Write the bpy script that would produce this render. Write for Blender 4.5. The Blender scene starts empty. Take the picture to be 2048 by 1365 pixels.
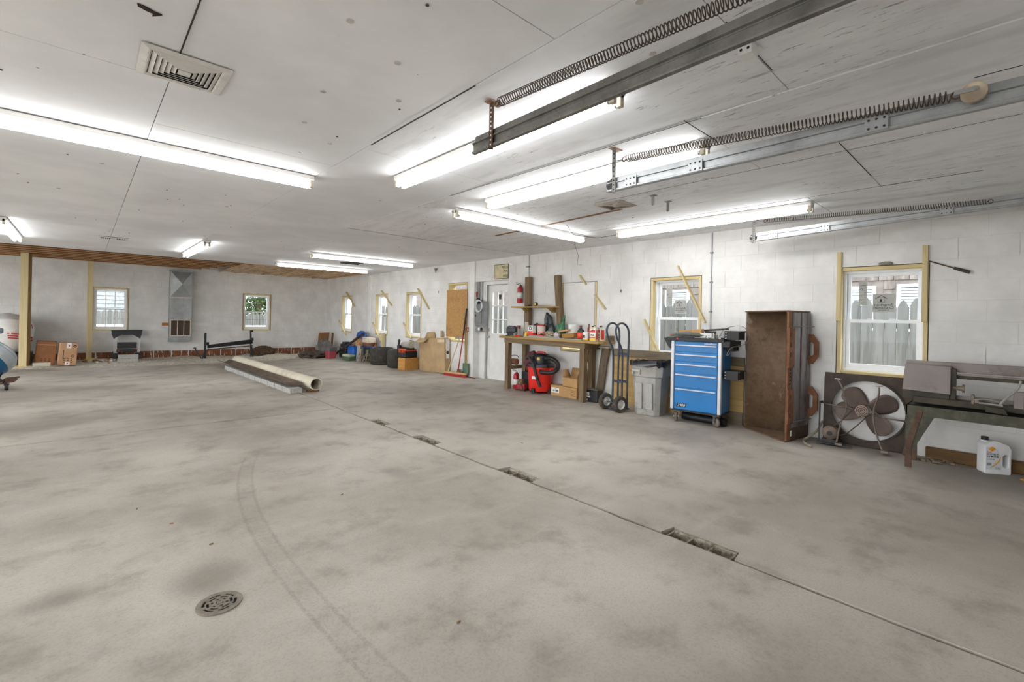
import bpy, bmesh, math, random
from mathutils import Matrix, Vector, Euler
random.seed(7)
SC = bpy.context.scene
COL = SC.collection
PI = math.pi
def R(d): return math.radians(d)
def lin(c):
    return tuple(((x/255)/12.92 if x/255 <= .04045 else ((x/255+.055)/1.055)**2.4) for x in c)

# ------------------------------------------------------------------ camera
H = 1.30
yaw, roll, FPX, V0 = 0.743982, 0.0206268, 932.645, 637.639
fw = Vector((math.sin(yaw), math.cos(yaw), 0)); rt0 = Vector((math.cos(yaw), -math.sin(yaw), 0)); up0 = Vector((0, 0, 1))
rt = rt0*math.cos(roll) + up0*math.sin(roll); up = up0*math.cos(roll) - rt0*math.sin(roll)
cd = bpy.data.cameras.new('camera'); cam = bpy.data.objects.new('camera', cd); COL.objects.link(cam)
cd.sensor_width = 36; cd.lens = FPX/2048*36; cd.shift_y = (V0-682.5)/2048; cd.clip_start = .05; cd.clip_end = 200
mw = Matrix.Identity(4)
for i in range(3):
    mw[i][0], mw[i][1], mw[i][2] = rt[i], up[i], -fw[i]
mw[2][3] = H
cam.matrix_world = mw
SC.camera = cam

# ------------------------------------------------------------------ sky and exposure
wd = bpy.data.worlds.new('overcast_sky'); SC.world = wd; wd.use_nodes = True
bg = wd.node_tree.nodes['Background']; bg.inputs[0].default_value = (.93, .97, 1, 1); bg.inputs[1].default_value = 4.8
SC.view_settings.view_transform = 'Standard'; SC.view_settings.look = 'None'; SC.view_settings.gamma = 1
SC.view_settings.use_curve_mapping = False; SC.view_settings.exposure = 0.62
TUBE = 11.5

# ------------------------------------------------------------------ materials
MATS = {}
class NT:
    def __init__(s, name):
        s.m = bpy.data.materials.new(name); s.m.use_nodes = True; s.t = s.m.node_tree; s.n = s.t.nodes
        s.b = s.n['Principled BSDF']; s.out = s.n['Material Output']
    def node(s, typ, **kw):
        n = s.n.new(typ)
        for k, v in kw.items(): setattr(n, k, v)
        return n
    def link(s, a, b): s.t.links.new(a, b)
    def setin(s, sock, v):
        if hasattr(v, 'is_linked') or isinstance(v, bpy.types.NodeSocket): s.link(v, sock)
        else: sock.default_value = v
    def math(s, op, a, b=0.0, c=0.0, clamp=False):
        n = s.node('ShaderNodeMath', operation=op); n.use_clamp = clamp
        s.setin(n.inputs[0], a); s.setin(n.inputs[1], b)
        if op in ('MULTIPLY_ADD', 'COMPARE', 'SMOOTH_MIN'): s.setin(n.inputs[2], c)
        return n.outputs[0]
    def mapr(s, v, a, b, c=0.0, d=1.0, smooth=True):
        n = s.node('ShaderNodeMapRange'); n.interpolation_type = 'SMOOTHSTEP' if smooth else 'LINEAR'
        s.setin(n.inputs[0], v)
        for i, x in enumerate((a, b, c, d)): n.inputs[i+1].default_value = x
        return n.outputs[0]
    def coord(s, kind='pos', scale=(1, 1, 1), rot=(0, 0, 0)):
        if kind == 'pos': o = s.node('ShaderNodeNewGeometry').outputs['Position']
        else: o = s.node('ShaderNodeTexCoord').outputs['Object']
        mp = s.node('ShaderNodeMapping'); mp.inputs['Scale'].default_value = scale; mp.inputs['Rotation'].default_value = rot
        s.link(o, mp.inputs[0]); return mp.outputs[0]
    def noise(s, co, scale, detail=4, rough=.6, dist=0.0):
        n = s.node('ShaderNodeTexNoise'); n.inputs['Scale'].default_value = scale; n.inputs['Detail'].default_value = detail
        n.inputs['Roughness'].default_value = rough; n.inputs['Distortion'].default_value = dist; s.link(co, n.inputs['Vector']); return n.outputs[0]
    def mix(s, f, a, b, mode='MIX'):
        n = s.node('ShaderNodeMix', data_type='RGBA', blend_type=mode); s.setin(n.inputs[0], f)
        for sk, v in ((n.inputs[6], a), (n.inputs[7], b)):
            if isinstance(v, (tuple, list)): sk.default_value = (*v[:3], 1)
            else: s.link(v, sk)
        return n.outputs[2]
    def bump(s, h, strength=.3, dist=.01):
        n = s.node('ShaderNodeBump'); n.inputs['Strength'].default_value = strength; n.inputs['Distance'].default_value = dist
        s.link(h, n.inputs['Height']); s.link(n.outputs[0], s.b.inputs['Normal'])
    def done(s, color, rough=.6, metal=0.0, spec=.5):
        if isinstance(color, (tuple, list)): s.b.inputs['Base Color'].default_value = (*color[:3], 1)
        else: s.link(color, s.b.inputs['Base Color'])
        s.setin(s.b.inputs['Roughness'], rough); s.setin(s.b.inputs['Metallic'], metal); s.b.inputs['Specular IOR Level'].default_value = spec
        return s.m

def M(name, rgb, rough=.6, metal=0.0, var=.18, scale=9, bump=.12, dirt=None, dirt_amt=.5, spec=.5):
    """plain surface with gentle noise variation and optional dirt colour patches"""
    if name in MATS: return MATS[name]
    n = NT(name); c = lin(rgb); co = n.coord()
    f = n.noise(co, scale, 5)
    d = tuple(x*(1-var) for x in c); l = tuple(min(1, x*(1+var)) for x in c)
    col = n.mix(n.mapr(f, .3, .7), d, l)
    if dirt:
        f2 = n.noise(co, scale*.6, 6, .7)
        col = n.mix(n.mapr(f2, .62-.25*dirt_amt, .72-.1*dirt_amt), col, lin(dirt))
    if bump: n.bump(f, bump, .004)
    MATS[name] = n.done(col, rough, metal, spec); return MATS[name]

def WOOD(name, a, b, axis='z', scale=1.0, rough=.75):
    """sawn wood, grain stretched along an object axis"""
    if name in MATS: return MATS[name]
    n = NT(name); sc = [26*scale]*3; sc['xyz'.index(axis)] = 1.6*scale
    geo = n.node('ShaderNodeObjectInfo'); co = n.coord('obj', tuple(sc))
    add = n.node('ShaderNodeVectorMath', operation='ADD'); n.link(co, add.inputs[0])
    cmb = n.node('ShaderNodeCombineXYZ'); rr = n.math('MULTIPLY', geo.outputs['Random'], 37.0)
    for i in range(3): n.link(rr, cmb.inputs[i])
    n.link(cmb.outputs[0], add.inputs[1]); co = add.outputs[0]
    f = n.noise(co, 1.0, 5, .65, .6); f2 = n.noise(co, 4.0, 3)
    col = n.mix(n.mapr(f, .3, .7), lin(a), lin(b)); col = n.mix(n.math('MULTIPLY', f2, .25), col, tuple(x*.5 for x in lin(a)))
    n.bump(f, .25, .003); MATS[name] = n.done(col, rough); return MATS[name]

def RUST(name, rgbs, scale=6, rough=.85, metal=.0, stretch=(1, 1, 1)):
    if name in MATS: return MATS[name]
    n = NT(name); co = n.coord('pos', stretch); f = n.noise(co, scale, 8, .7); f2 = n.noise(co, scale*3.7, 6, .7)
    r = n.node('ShaderNodeValToRGB'); els = r.color_ramp.elements
    while len(els) < len(rgbs): els.new(.5)
    for i, c in enumerate(rgbs): els[i].position = .3+.4*i/(len(rgbs)-1); els[i].color = (*lin(c), 1)
    n.link(f, r.inputs[0]); col = n.mix(n.math('MULTIPLY', f2, .45), r.outputs[0], tuple(x*.55 for x in lin(rgbs[0])))
    n.bump(f2, .35, .004); MATS[name] = n.done(col, rough, metal); return MATS[name]

def EMIT(name, rgb, st):
    if name in MATS: return MATS[name]
    n = NT(name); n.b.inputs['Emission Color'].default_value = (*rgb, 1); n.b.inputs['Emission Strength'].default_value = st
    MATS[name] = n.done((.9, .9, .9), .4); return MATS[name]

def GLASS(name):
    if name in MATS: return MATS[name]
    n = NT(name); tr = n.node('ShaderNodeBsdfTransparent'); tr.inputs[0].default_value = (.94, .97, .97, 1); gl = n.node('ShaderNodeBsdfGlossy')
    gl.inputs['Roughness'].default_value = .02; mx = n.node('ShaderNodeMixShader'); mx.inputs[0].default_value = .004
    n.link(tr.outputs[0], mx.inputs[1]); n.link(gl.outputs[0], mx.inputs[2]); n.link(mx.outputs[0], n.out.inputs[0])
    MATS[name] = n.m; return n.m

# ------------------------------------------------------------------ mesh helpers
class MB:
    def __init__(s, M=None): s.v = []; s.f = []; s.M = M
    def add(s, vs, fs, T=None):
        o = len(s.v)
        for p in vs:
            p = Vector(p)
            if T is not None: p = T @ p
            s.v.append(p)
        s.f += [[i+o for i in f] for f in fs]; return s
    def bx(s, x0, x1, y0, y1, z0, z1, T=None):
        return s.add([(x0,y0,z0),(x1,y0,z0),(x1,y1,z0),(x0,y1,z0),(x0,y0,z1),(x1,y0,z1),(x1,y1,z1),(x0,y1,z1)],
                     [(0,3,2,1),(4,5,6,7),(0,1,5,4),(1,2,6,5),(2,3,7,6),(3,0,4,7)], T)
    def box(s, c, sz, rot=(0,0,0), T=None):
        m = Matrix.Translation(c) @ Euler(rot).to_matrix().to_4x4()
        if T is not None: m = T @ m
        a, b, d = sz[0]/2, sz[1]/2, sz[2]/2
        return s.bx(-a, a, -b, b, -d, d, m)
    def bar(s, p0, p1, w, h, upv=(0,0,1)):
        """rectangular bar from p0 to p1"""
        p0 = Vector(p0); p1 = Vector(p1); d = (p1-p0); L = d.length; d.normalize(); u = Vector(upv)
        if abs(d.dot(u)) > .98: u = Vector((1,0,0))
        a = d.cross(u).normalized(); b = a.cross(d).normalized()
        m = Matrix.Identity(4)
        for i in range(3): m[i][0], m[i][1], m[i][2], m[i][3] = a[i], b[i], d[i], p0[i]
        return s.bx(-w/2, w/2, -h/2, h/2, 0, L, m)
    def cyl(s, p0, p1, r0, r1=None, n=14, caps=True):
        r1 = r0 if r1 is None else r1; p0 = Vector(p0); p1 = Vector(p1); d = (p1-p0).normalized()
        u = Vector((0,0,1)) if abs(d.z) < .95 else Vector((1,0,0)); a = d.cross(u).normalized(); b = d.cross(a)
        vs = []; 
        for p, r in ((p0, r0), (p1, r1)):
            vs += [p + (a*math.cos(2*PI*k/n) + b*math.sin(2*PI*k/n))*r for k in range(n)]
        fs = [(k, (k+1) % n, n+(k+1) % n, n+k) for k in range(n)]
        if caps: fs += [list(range(n))[::-1], list(range(n, 2*n))]
        return s.add(vs, fs)
    def tube(s, pts, r, n=8, closed=False, caps=True):
        pts = [Vector(p) for p in pts]; N = len(pts); vs = []; pu = None
        rr = r if isinstance(r, (list, tuple)) else [r]*N
        for i, p in enumerate(pts):
            if closed: d = pts[(i+1) % N]-pts[i-1]
            else: d = pts[min(i+1, N-1)]-pts[max(i-1, 0)]
            d.normalize()
            if pu is None: pu = Vector((0,0,1)) if abs(d.z) < .9 else Vector((1,0,0))
            a = d.cross(pu); a.normalize(); b = a.cross(d); pu = b
            vs += [p + (a*math.cos(2*PI*k/n) + b*math.sin(2*PI*k/n))*rr[i] for k in range(n)]
        fs = []
        for i in range(N if closed else N-1):
            j = (i+1) % N
            fs += [(i*n+k, i*n+(k+1) % n, j*n+(k+1) % n, j*n+k) for k in range(n)]
        if caps and not closed: fs += [list(range(n))[::-1], list(range((N-1)*n, N*n))]
        return s.add(vs, fs)
    def lathe(s, prof, n=20, T=None, close=True):
        """prof: list of (r, z); spun about local z"""
        vs = [(r*math.cos(2*PI*k/n), r*math.sin(2*PI*k/n), z) for r, z in prof for k in range(n)]
        fs = [(i*n+k, i*n+(k+1) % n, (i+1)*n+(k+1) % n, (i+1)*n+k) for i in range(len(prof)-1) for k in range(n)]
        if close:
            if prof[0][0] > 1e-5: fs.append(list(range(n))[::-1])
            if prof[-1][0] > 1e-5: fs.append(list(range((len(prof)-1)*n, len(prof)*n)))
        return s.add(vs, fs, T)
    def prism(s, poly, z0, z1, T=None):
        n = len(poly)
        return s.add([(x, y, z0) for x, y in poly]+[(x, y, z1) for x, y in poly],
                     [list(range(n))[::-1], list(range(n, 2*n))]+[(k, (k+1) % n, n+(k+1) % n, n+k) for k in range(n)], T)
    def ell(s, c, r, n=12, m=8, T=None, jit=0.0):
        vs = []; fs = []
        for i in range(m+1):
            th = PI*i/m
            for k in range(n):
                ph = 2*PI*k/n; q = 1+random.uniform(-jit, jit)
                vs.append((c[0]+r[0]*math.sin(th)*math.cos(ph)*q, c[1]+r[1]*math.sin(th)*math.sin(ph)*q, c[2]-r[2]*math.cos(th)*q))
        fs = [(i*n+k, i*n+(k+1) % n, (i+1)*n+(k+1) % n, (i+1)*n+k) for i in range(m) for k in range(n)]
        return s.add(vs, fs, T)
    def ring(s, ro, ri, z0, z1, n=32, T=None):
        vs = []
        for r, z in ((ro, z0), (ro, z1), (ri, z1), (ri, z0)): vs += [(r*math.cos(2*PI*k/n), r*math.sin(2*PI*k/n), z) for k in range(n)]
        fs = [(i*n+k, i*n+(k+1) % n, ((i+1) % 4)*n+(k+1) % n, ((i+1) % 4)*n+k) for i in range(4) for k in range(n)]
        return s.add(vs, fs, T)
    def grid(s, fn, nu, nv):
        vs = [fn(i/nu, j/nv) for j in range(nv+1) for i in range(nu+1)]; w = nu+1
        return s.add(vs, [(j*w+i, j*w+i+1, (j+1)*w+i+1, (j+1)*w+i) for j in range(nv) for i in range(nu)])
    def mesh(s, name, mat, smooth=40):
        me = bpy.data.meshes.new(name); vs = s.v if s.M is None else [s.M @ v for v in s.v]
        me.from_pydata([tuple(v) for v in vs], [], s.f)
        b = bmesh.new(); b.from_mesh(me); bmesh.ops.remove_doubles(b, verts=b.verts, dist=1e-6); bmesh.ops.recalc_face_normals(b, faces=b.faces)
        b.to_mesh(me); b.free()
        if mat: me.materials.append(mat)
        if smooth:
            for p in me.polygons: p.use_smooth = True
            me.set_sharp_from_angle(angle=R(smooth))
        return me
    def build(s, name, mat, parent=None, bevel=0, smooth=40, thick=0, sub=0):
        o = bpy.data.objects.new(name, s.mesh(name, mat, smooth)); COL.objects.link(o)
        if parent: o.parent = parent
        if thick: m = o.modifiers.new('thickness', 'SOLIDIFY'); m.thickness = thick; m.offset = 0
        if bevel: m = o.modifiers.new('bevel', 'BEVEL'); m.width = bevel; m.segments = 2; m.limit_method = 'ANGLE'; m.angle_limit = R(40)
        if sub: m = o.modifiers.new('sub', 'SUBSURF'); m.levels = sub; m.render_levels = sub
        return o
def tag(o, label=None, cat=None, group=None, kind=None):
    for k, v in (('label', label), ('category', cat), ('group', group), ('kind', kind)):
        if v: o[k] = v
    return o
def thing(name, label, cat, loc=(0,0,0), rz=0, group=None, rot=None):
    o = bpy.data.objects.new(name, None); o.empty_display_size = .1; COL.objects.link(o)
    o.location = loc; o.rotation_euler = rot if rot else (0, 0, rz); return tag(o, label, cat, group)
def inst(name, me, parent=None, loc=(0,0,0), rot=(0,0,0)):
    o = bpy.data.objects.new(name, me); COL.objects.link(o); o.parent = parent; o.location = loc; o.rotation_euler = rot; return o
def copy_tree(o, parent=None):
    c = o.copy(); COL.objects.link(c); c.parent = parent
    for ch in o.children: copy_tree(ch, c)
    return c
def text(name, s, size, mat, parent, T, extr=.0006, align='CENTER', sx=1.0, shear=0.0, spacing=1.0):
    """lettering as mesh; T places local xy text plane"""
    cu = bpy.data.curves.new('lettering', 'FONT'); cu.body = s; cu.size = size; cu.extrude = extr; cu.align_x = align; cu.align_y = 'CENTER'
    cu.shear = shear; cu.space_character = spacing; cu.resolution_u = 3
    ob = bpy.data.objects.new('lettering', cu); COL.objects.link(ob)
    dg = bpy.context.evaluated_depsgraph_get(); me = bpy.data.meshes.new_from_object(ob.evaluated_get(dg))
    bpy.data.objects.remove(ob); bpy.data.curves.remove(cu)
    me.transform(T @ Matrix.Diagonal((sx, 1, 1, 1))); me.materials.clear(); me.materials.append(mat)
    o = bpy.data.objects.new(name, me); COL.objects.link(o); o.parent = parent; return o
def frame(ex, ey, o):
    """matrix with local x along ex, y along ey, origin o"""
    ex = Vector(ex).normalized(); ey = Vector(ey).normalized(); ez = ex.cross(ey); m = Matrix.Identity(4)
    for i in range(3): m[i][0], m[i][1], m[i][2], m[i][3] = ex[i], ey[i], ez[i], o[i]
    return m

# ------------------------------------------------------------------ key measures of the room (metres)
XW = 6.25      # right wall face
YB = 16.38     # back wall face
ZC = 2.525     # ceiling
XL, YF = -4.8, -1.4
# ------------------------------------------------------------------ surface materials of the shell
def wall_mat(name, kind, axis):
    n = NT(name); co = n.coord(); f = n.noise(co, 2.2, 6, .6); g = n.noise(co, 40, 4, .6)
    base = n.mix(n.mapr(f, .3, .75), lin((214, 212, 209)), lin((234, 232, 230)))
    sc = n.noise(n.coord('pos', (1.2, 1.2, 3.5)), 7, 7, .72); base = n.mix(n.mapr(sc, .66, .74, 0, .55), base, lin((150, 145, 138)))
    h = g
    if kind == 'coursed':
        sep = n.node('ShaderNodeSeparateXYZ'); n.link(n.coord(), sep.inputs[0])
        cmb = n.node('ShaderNodeCombineXYZ'); n.link(sep.outputs[axis], cmb.inputs[0]); n.link(n.math('SUBTRACT', sep.outputs[2], .144), cmb.inputs[1])
        br = n.node('ShaderNodeTexBrick'); n.link(cmb.outputs[0], br.inputs['Vector']); br.inputs['Scale'].default_value = 1
        br.inputs['Brick Width'].default_value = .406; br.inputs['Row Height'].default_value = .2032; br.inputs['Mortar Size'].default_value = .006
        br.inputs['Mortar Smooth'].default_value = .5; br.inputs['Color1'].default_value = br.inputs['Color2'].default_value = (1,1,1,1); br.inputs['Mortar'].default_value = (0,0,0,1)
        fade = n.mapr(n.noise(co, 1.3, 3), .35, .65, .03, .25)
        inv = n.math('SUBTRACT', 1.0, br.outputs[0]); base = n.mix(n.math('MULTIPLY', inv, fade), base, lin((158, 155, 150)))
        h = n.math('MULTIPLY_ADD', br.outputs[0], .25, g)
    n.bump(h, .25, .006); return n.done(base, .75)
W_BLOCK = wall_mat('painted_block', 'plain', 0); W_BACK = wall_mat('painted_back_wall', 'coursed', 0); W_RIGHT = wall_mat('painted_right_wall', 'coursed', 1)

def ceil_mat(name, streak):
    n = NT(name); co = n.coord(); f = n.noise(co, 1.1, 6, .6); g = n.noise(co, 30, 4, .7)
    c = n.mix(n.mapr(f, .3, .7), lin((226, 227, 229)), lin((241, 241, 243)))
    if streak:
        s1 = n.noise(n.coord('pos', (9, 1.3, 1)), 5, 8, .75, .3); area = n.mapr(n.noise(co, .9, 3), .42, .62)
        c = n.mix(n.math('MULTIPLY', n.mapr(s1, .565, .64), n.math('MULTIPLY', area, .75)), c, lin((92, 86, 82)))
        c = n.mix(n.math('MULTIPLY', n.mapr(n.noise(n.coord('pos', (4, .8, 1)), 2, 5), .45, .7), .35), c, lin((188, 186, 184)))
    sp = n.noise(co, 9, 3, .5); c = n.mix(n.mapr(sp, .76, .79), c, lin((120, 112, 104)))
    n.bump(g, .2, .004); return n.done(c, .7)
C_CLEAN = ceil_mat('ceiling_board_paint', False); C_WORN = ceil_mat('ceiling_board_worn', True)

def floor_mat():
    n = NT('concrete'); co = n.coord(); sep = n.node('ShaderNodeSeparateXYZ'); n.link(co, sep.inputs[0]); X, Y = sep.outputs[0], sep.outputs[1]
    a = n.noise(co, .55, 5, .55); b = n.noise(co, 2.7, 7, .65); fine = n.noise(co, 90, 3, .6); st = n.noise(n.coord('pos', (.5, 2.4, 1), (0, 0, .25)), 1.6, 6, .6)
    c = n.mix(n.mapr(a, .34, .66), lin((157, 149, 139)), lin((191, 184, 174)))
    c = n.mix(n.mapr(b, .48, .72, 0, .6), c, lin((134, 126, 116))); c = n.mix(n.mapr(st, .52, .78, 0, .35), c, lin((196, 191, 182)))
    c = n.mix(n.mapr(fine, .42, .72, 0, .25), c, lin((126, 117, 107)))
    # tyre sweep: two dark edges and a faint band that bends through the near slab
    ym = n.math('SUBTRACT', Y, 2.45); y2 = n.math('MULTIPLY', ym, ym); y3 = n.math('MULTIPLY', y2, n.math('ABSOLUTE', ym))
    base = n.math('ADD', n.math('MULTIPLY', y2, .045), n.math('MULTIPLY', n.math('MAXIMUM', n.math('MULTIPLY', y2, ym), 0.0), .012))
    d1 = n.math('SUBTRACT', X, n.math('ADD', base, .735)); wob = n.math('MULTIPLY', n.math('SUBTRACT', n.noise(co, 14, 3), .5), .012)
    d1 = n.math('ADD', d1, wob); lim = n.mapr(Y, 4.3, 5.2, 1, 0)
    band = n.math('MULTIPLY', n.mapr(d1, -.008, .004), n.mapr(d1, .09, .105, 1, 0))
    e1 = n.mapr(n.math('ABSOLUTE', d1), .004, .016, 1, 0); e2 = n.mapr(n.math('ABSOLUTE', n.math('SUBTRACT', d1, .095)), .004, .016, 1, 0)
    mk = n.math('MAXIMUM', n.math('MULTIPLY', n.math('MAXIMUM', e1, e2), .22), n.math('MULTIPLY', band, .07)); mk = n.math('MULTIPLY', mk, n.math('MULTIPLY', lim, n.mapr(fine, .3, .6, .5, 1)))
    c = n.mix(mk, c, lin((92, 84, 80)))
    # stains and other darker patches with places of their own: (x, y, rx, ry, strength)
    for i, (sx, sy, rx, ry, k) in enumerate([(.46, 2.66, .17, .20, .55), (-.05, 2.9, .14, .12, .45), (-1.0, 7.3, 1.1, .5, .6), (-1.6, 9.8, 1.5, .6, .55), (-.95, 4.35, .55, .35, .5), (.55, 3.55, .12, .25, .3),
                                              (1.95, 3.5, .12, .2, .35), (5.4, 6.6, .12, .22, .45), (6.1, 1.6, .5, 1.6, .5), (5.8, .2, .7, .8, .4), (5.95, 5.5, .4, 1.6, .35), (-.6, 1.9, .3, .3, .2), (.3, 10.4, 1.9, .3, .25), (2.0, 5.6, .7, .3, .2)]):
        dx = n.math('DIVIDE', n.math('SUBTRACT', X, sx), rx); dy = n.math('DIVIDE', n.math('SUBTRACT', Y, sy), ry)
        d = n.math('SQRT', n.math('ADD', n.math('MULTIPLY', dx, dx), n.math('MULTIPLY', dy, dy))); d = n.math('ADD', d, n.math('MULTIPLY', n.math('SUBTRACT', b, .5), 1.6))
        c = n.mix(n.mapr(d, .25, 1.2, k, 0), c, lin((104, 97, 88)))
    cr = n.node('ShaderNodeTexVoronoi', feature='DISTANCE_TO_EDGE'); cr.inputs['Scale'].default_value = .45; n.link(n.coord('pos'), cr.inputs['Vector'])
    n.bump(n.math('MULTIPLY_ADD', b, 2.0, fine), .10, .003); return n.done(c, n.mapr(b, .3, .7, .5, .72), 0, .35)
FLOOR = floor_mat()
SAND = M('sandy_dirt', (206, 198, 184), .95, var=.3, scale=14, bump=.6, dirt=(138, 124, 106), dirt_amt=.25)
MORTAR = M('crumbled_joint', (150, 140, 126), .95, var=.35, scale=40, bump=.7, dirt=(96, 84, 70), dirt_amt=.5)
CMU = M('grey_concrete_block', (168, 165, 160), .9, var=.2, scale=35, bump=.5)
PINE = WOOD('new_pine', (208, 188, 140), (226, 208, 164), 'z'); PINE_Y = WOOD('new_pine_y', (204, 182, 130), (222, 202, 154), 'y'); PINE_X = WOOD('new_pine_x', (214, 188, 128), (232, 210, 155), 'x')
OLDW = WOOD('old_board', (112, 84, 56), (150, 116, 80), 'z'); OLDW_Y = WOOD('old_board_y', (118, 92, 64), (150, 122, 88), 'y'); OLDW_X = WOOD('old_joist', (104, 68, 38), (142, 96, 56), 'x')
GREYW = WOOD('weathered_wood', (150, 146, 140), (188, 184, 178), 'z', rough=.9)
VINYL = M('white_vinyl', (236, 238, 242), .35, var=.03, bump=0); WHITE = M('white_paint', (228, 227, 224), .5, var=.05, scale=5, bump=.05)
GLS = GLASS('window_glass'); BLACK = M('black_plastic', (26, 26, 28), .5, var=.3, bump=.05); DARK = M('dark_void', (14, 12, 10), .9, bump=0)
GALV = RUST('galvanised_steel', [(150, 152, 154), (176, 178, 180), (192, 194, 196)], 5, .42, .75); STEEL = M('bright_steel', (190, 190, 190), .3, .9, var=.1, bump=.03)
DGALV = RUST('weathered_galvanised', [(98, 97, 94), (128, 126, 122), (150, 148, 144)], 7, .5, .65)
RUSTY = RUST('rust', [(70, 52, 42), (98, 74, 58), (122, 98, 80)], 9)
DSTEEL = M('dark_steel', (52, 50, 50), .5, .6, var=.25, scale=20, bump=.1)
RED = M('red_plastic', (226, 44, 32), .4, var=.08, scale=6, bump=.03); CARD = M('cardboard', (186, 146, 98), .85, var=.10, scale=5, bump=.06); CARD2 = M('pale_cardboard', (178, 150, 112), .85, var=.12, scale=4, bump=.08)
PAPER = M('white_paper', (232, 232, 228), .7, var=.04, bump=0); INK = M('black_ink', (30, 30, 32), .6, var=.05, bump=0)

def struct(o, label, cat): return tag(o, label, cat, None, 'structure')

# ------------------------------------------------------------------ floor: earth base, three slabs, crumbling joint, bare sand at the back
fl = MB().bx(XL-.3, XW+.25, YF-.3, YB+.3, -.4, -.14).build('floor', MORTAR); struct(fl, 'grey concrete garage floor of large poured slabs', 'floor')
def edge(fx, a, b, n, jit):
    return [(fx(a+(b-a)*i/n)[0]+random.uniform(-jit, jit), fx(a+(b-a)*i/n)[1]+random.uniform(-jit, jit)) for i in range(n+1)]
SEAM = 2.645
def backline(x):
    pts = [(-4.8, 14.6), (-1.08, 14.44), (.66, 14.12), (2.7, 13.93), (4, 14.1), (5.44, 14.48), (6.25, 14.5)]
    for (a, b), (c, d) in zip(pts, pts[1:]):
        if x <= c: return b+(d-b)*(x-a)/(c-a)
    return 14.5
HOLES = [(2.62, 3.01), (1.05, 1.47), (4.02, 4.43), (5.10, 5.47)]
def notch_edge(x, y0, y1, sign, jit):
    """right slab's left edge with rectangular notches where the buried blocks show"""
    pts = []; ys = sorted(HOLES); y = y0
    for a, b in ys:
        k = max(2, int((a-y)/.16)); pts += [(x+random.uniform(-jit, jit), y+(a-y)*i/k) for i in range(k)]
        pts += [(x, a-.01), (x+.115, a+.005), (x+.125, (a+b)/2+.02), (x+.118, b-.01), (x, b+.012)]; y = b+.03
    k = 40; pts += [(x+random.uniform(-jit, jit), y+(y1-y)*i/k) for i in range(k+1)]
    return pts
left_edge = notch_edge(SEAM+.015, YF, 13.93, 1, .006)
poly = [(XW+.2, YF)]+[(XW+.2, backline(XW))]+[(XW+.2-(XW+.2-SEAM)*i/24, backline(XW+.2-(XW+.2-SEAM)*i/24)+random.uniform(-.03, .03)) for i in range(1, 24)]+left_edge[::-1]
tag(MB().prism(poly, -.12, 0).build('slab', FLOOR, fl, smooth=20), 'right-hand concrete slab beside the long seam')
le = [(SEAM-.009+random.uniform(-.008, .008), YF+(6.43-YF)*i/50) for i in range(51)]
top = [(SEAM-.006-(SEAM-.006-XL)*i/60, 6.424-.008*math.sin(i*1.1)+random.uniform(-.006, .006)) for i in range(61)]
near = [(XL, YF), (SEAM-.006, YF)]+le[1:]+top[1:]
tag(MB().prism(near, -.12, -.004).build('slab', FLOOR, fl, smooth=20), 'near left concrete slab with tyre marks and drain')
le2 = [(SEAM-.009+random.uniform(-.008, .008), 6.446+(13.93-6.446)*i/40) for i in range(41)]
far = [(XL, 6.446)]+[(XL+(SEAM-.006-XL)*i/40, 6.446+random.uniform(-.004, .004)) for i in range(1, 40)]+le2+[(SEAM-.006-(SEAM-XL)*i/30, backline(SEAM-.006-(SEAM-XL)*i/30)+random.uniform(-.03, .03)) for i in range(1, 30)]+[(XL, 14.6)]
tag(MB().prism(far, -.12, -.002).build('slab', FLOOR, fl, smooth=20), 'far left concrete slab reaching the bare dirt')
def joint(u, v):
    y = YF+(13.9-YF)*v
    return (SEAM-.03+.048*u, y, -.022+.012*math.sin(y*23)*random.random())
tag(MB().grid(joint, 3, 150).build('seam_filler', MORTAR, fl), 'crumbling mortar in the long floor seam', kind='stuff')
for a, b in HOLES:    # buried hollow blocks: rim with three open cores
    L = b-a-.03; w = .115; y0 = a+.015; mb = MB(); x0 = SEAM+.008
    cw = (L-.05)/3
    for k in range(4): mb.bx(x0, x0+w, y0+k*(cw+.0125)-.0, y0+k*(cw+.0125)+.0125, -.12, -.012-random.uniform(0, .01))
    mb.bx(x0, x0+.022, y0, y0+L, -.12, -.016); mb.bx(x0+w-.022, x0+w+.012, y0, y0+L, -.12, -.010)
    MB().bx(x0, x0+w, y0, y0+L, -.135, -.075).build('core_shade', DARK, fl)  # solid black fill stands in for the shade inside the open cores
    mb.build('buried_block', MORTAR, fl, bevel=.004)
def sand(u, v):
    x = XL+(XW+.15-XL)*u; y = 13.75+(YB+.05-13.75)*v
    t = max(0, min(1, (y-backline(x)+.1)/.5))
    z = -.03+.035*t+.016*math.sin(x*3.1+y*2)+.012*math.sin(x*7.3-y*5.1)+random.uniform(-.008, .008)
    return (x, y, z if y > backline(x)-.02 else min(z, -.03))
tag(MB().grid(sand, 130, 34).build('bare_dirt', SAND, fl), 'pale sandy dirt strip where the slab stops short of the back wall', kind='stuff')

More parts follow.
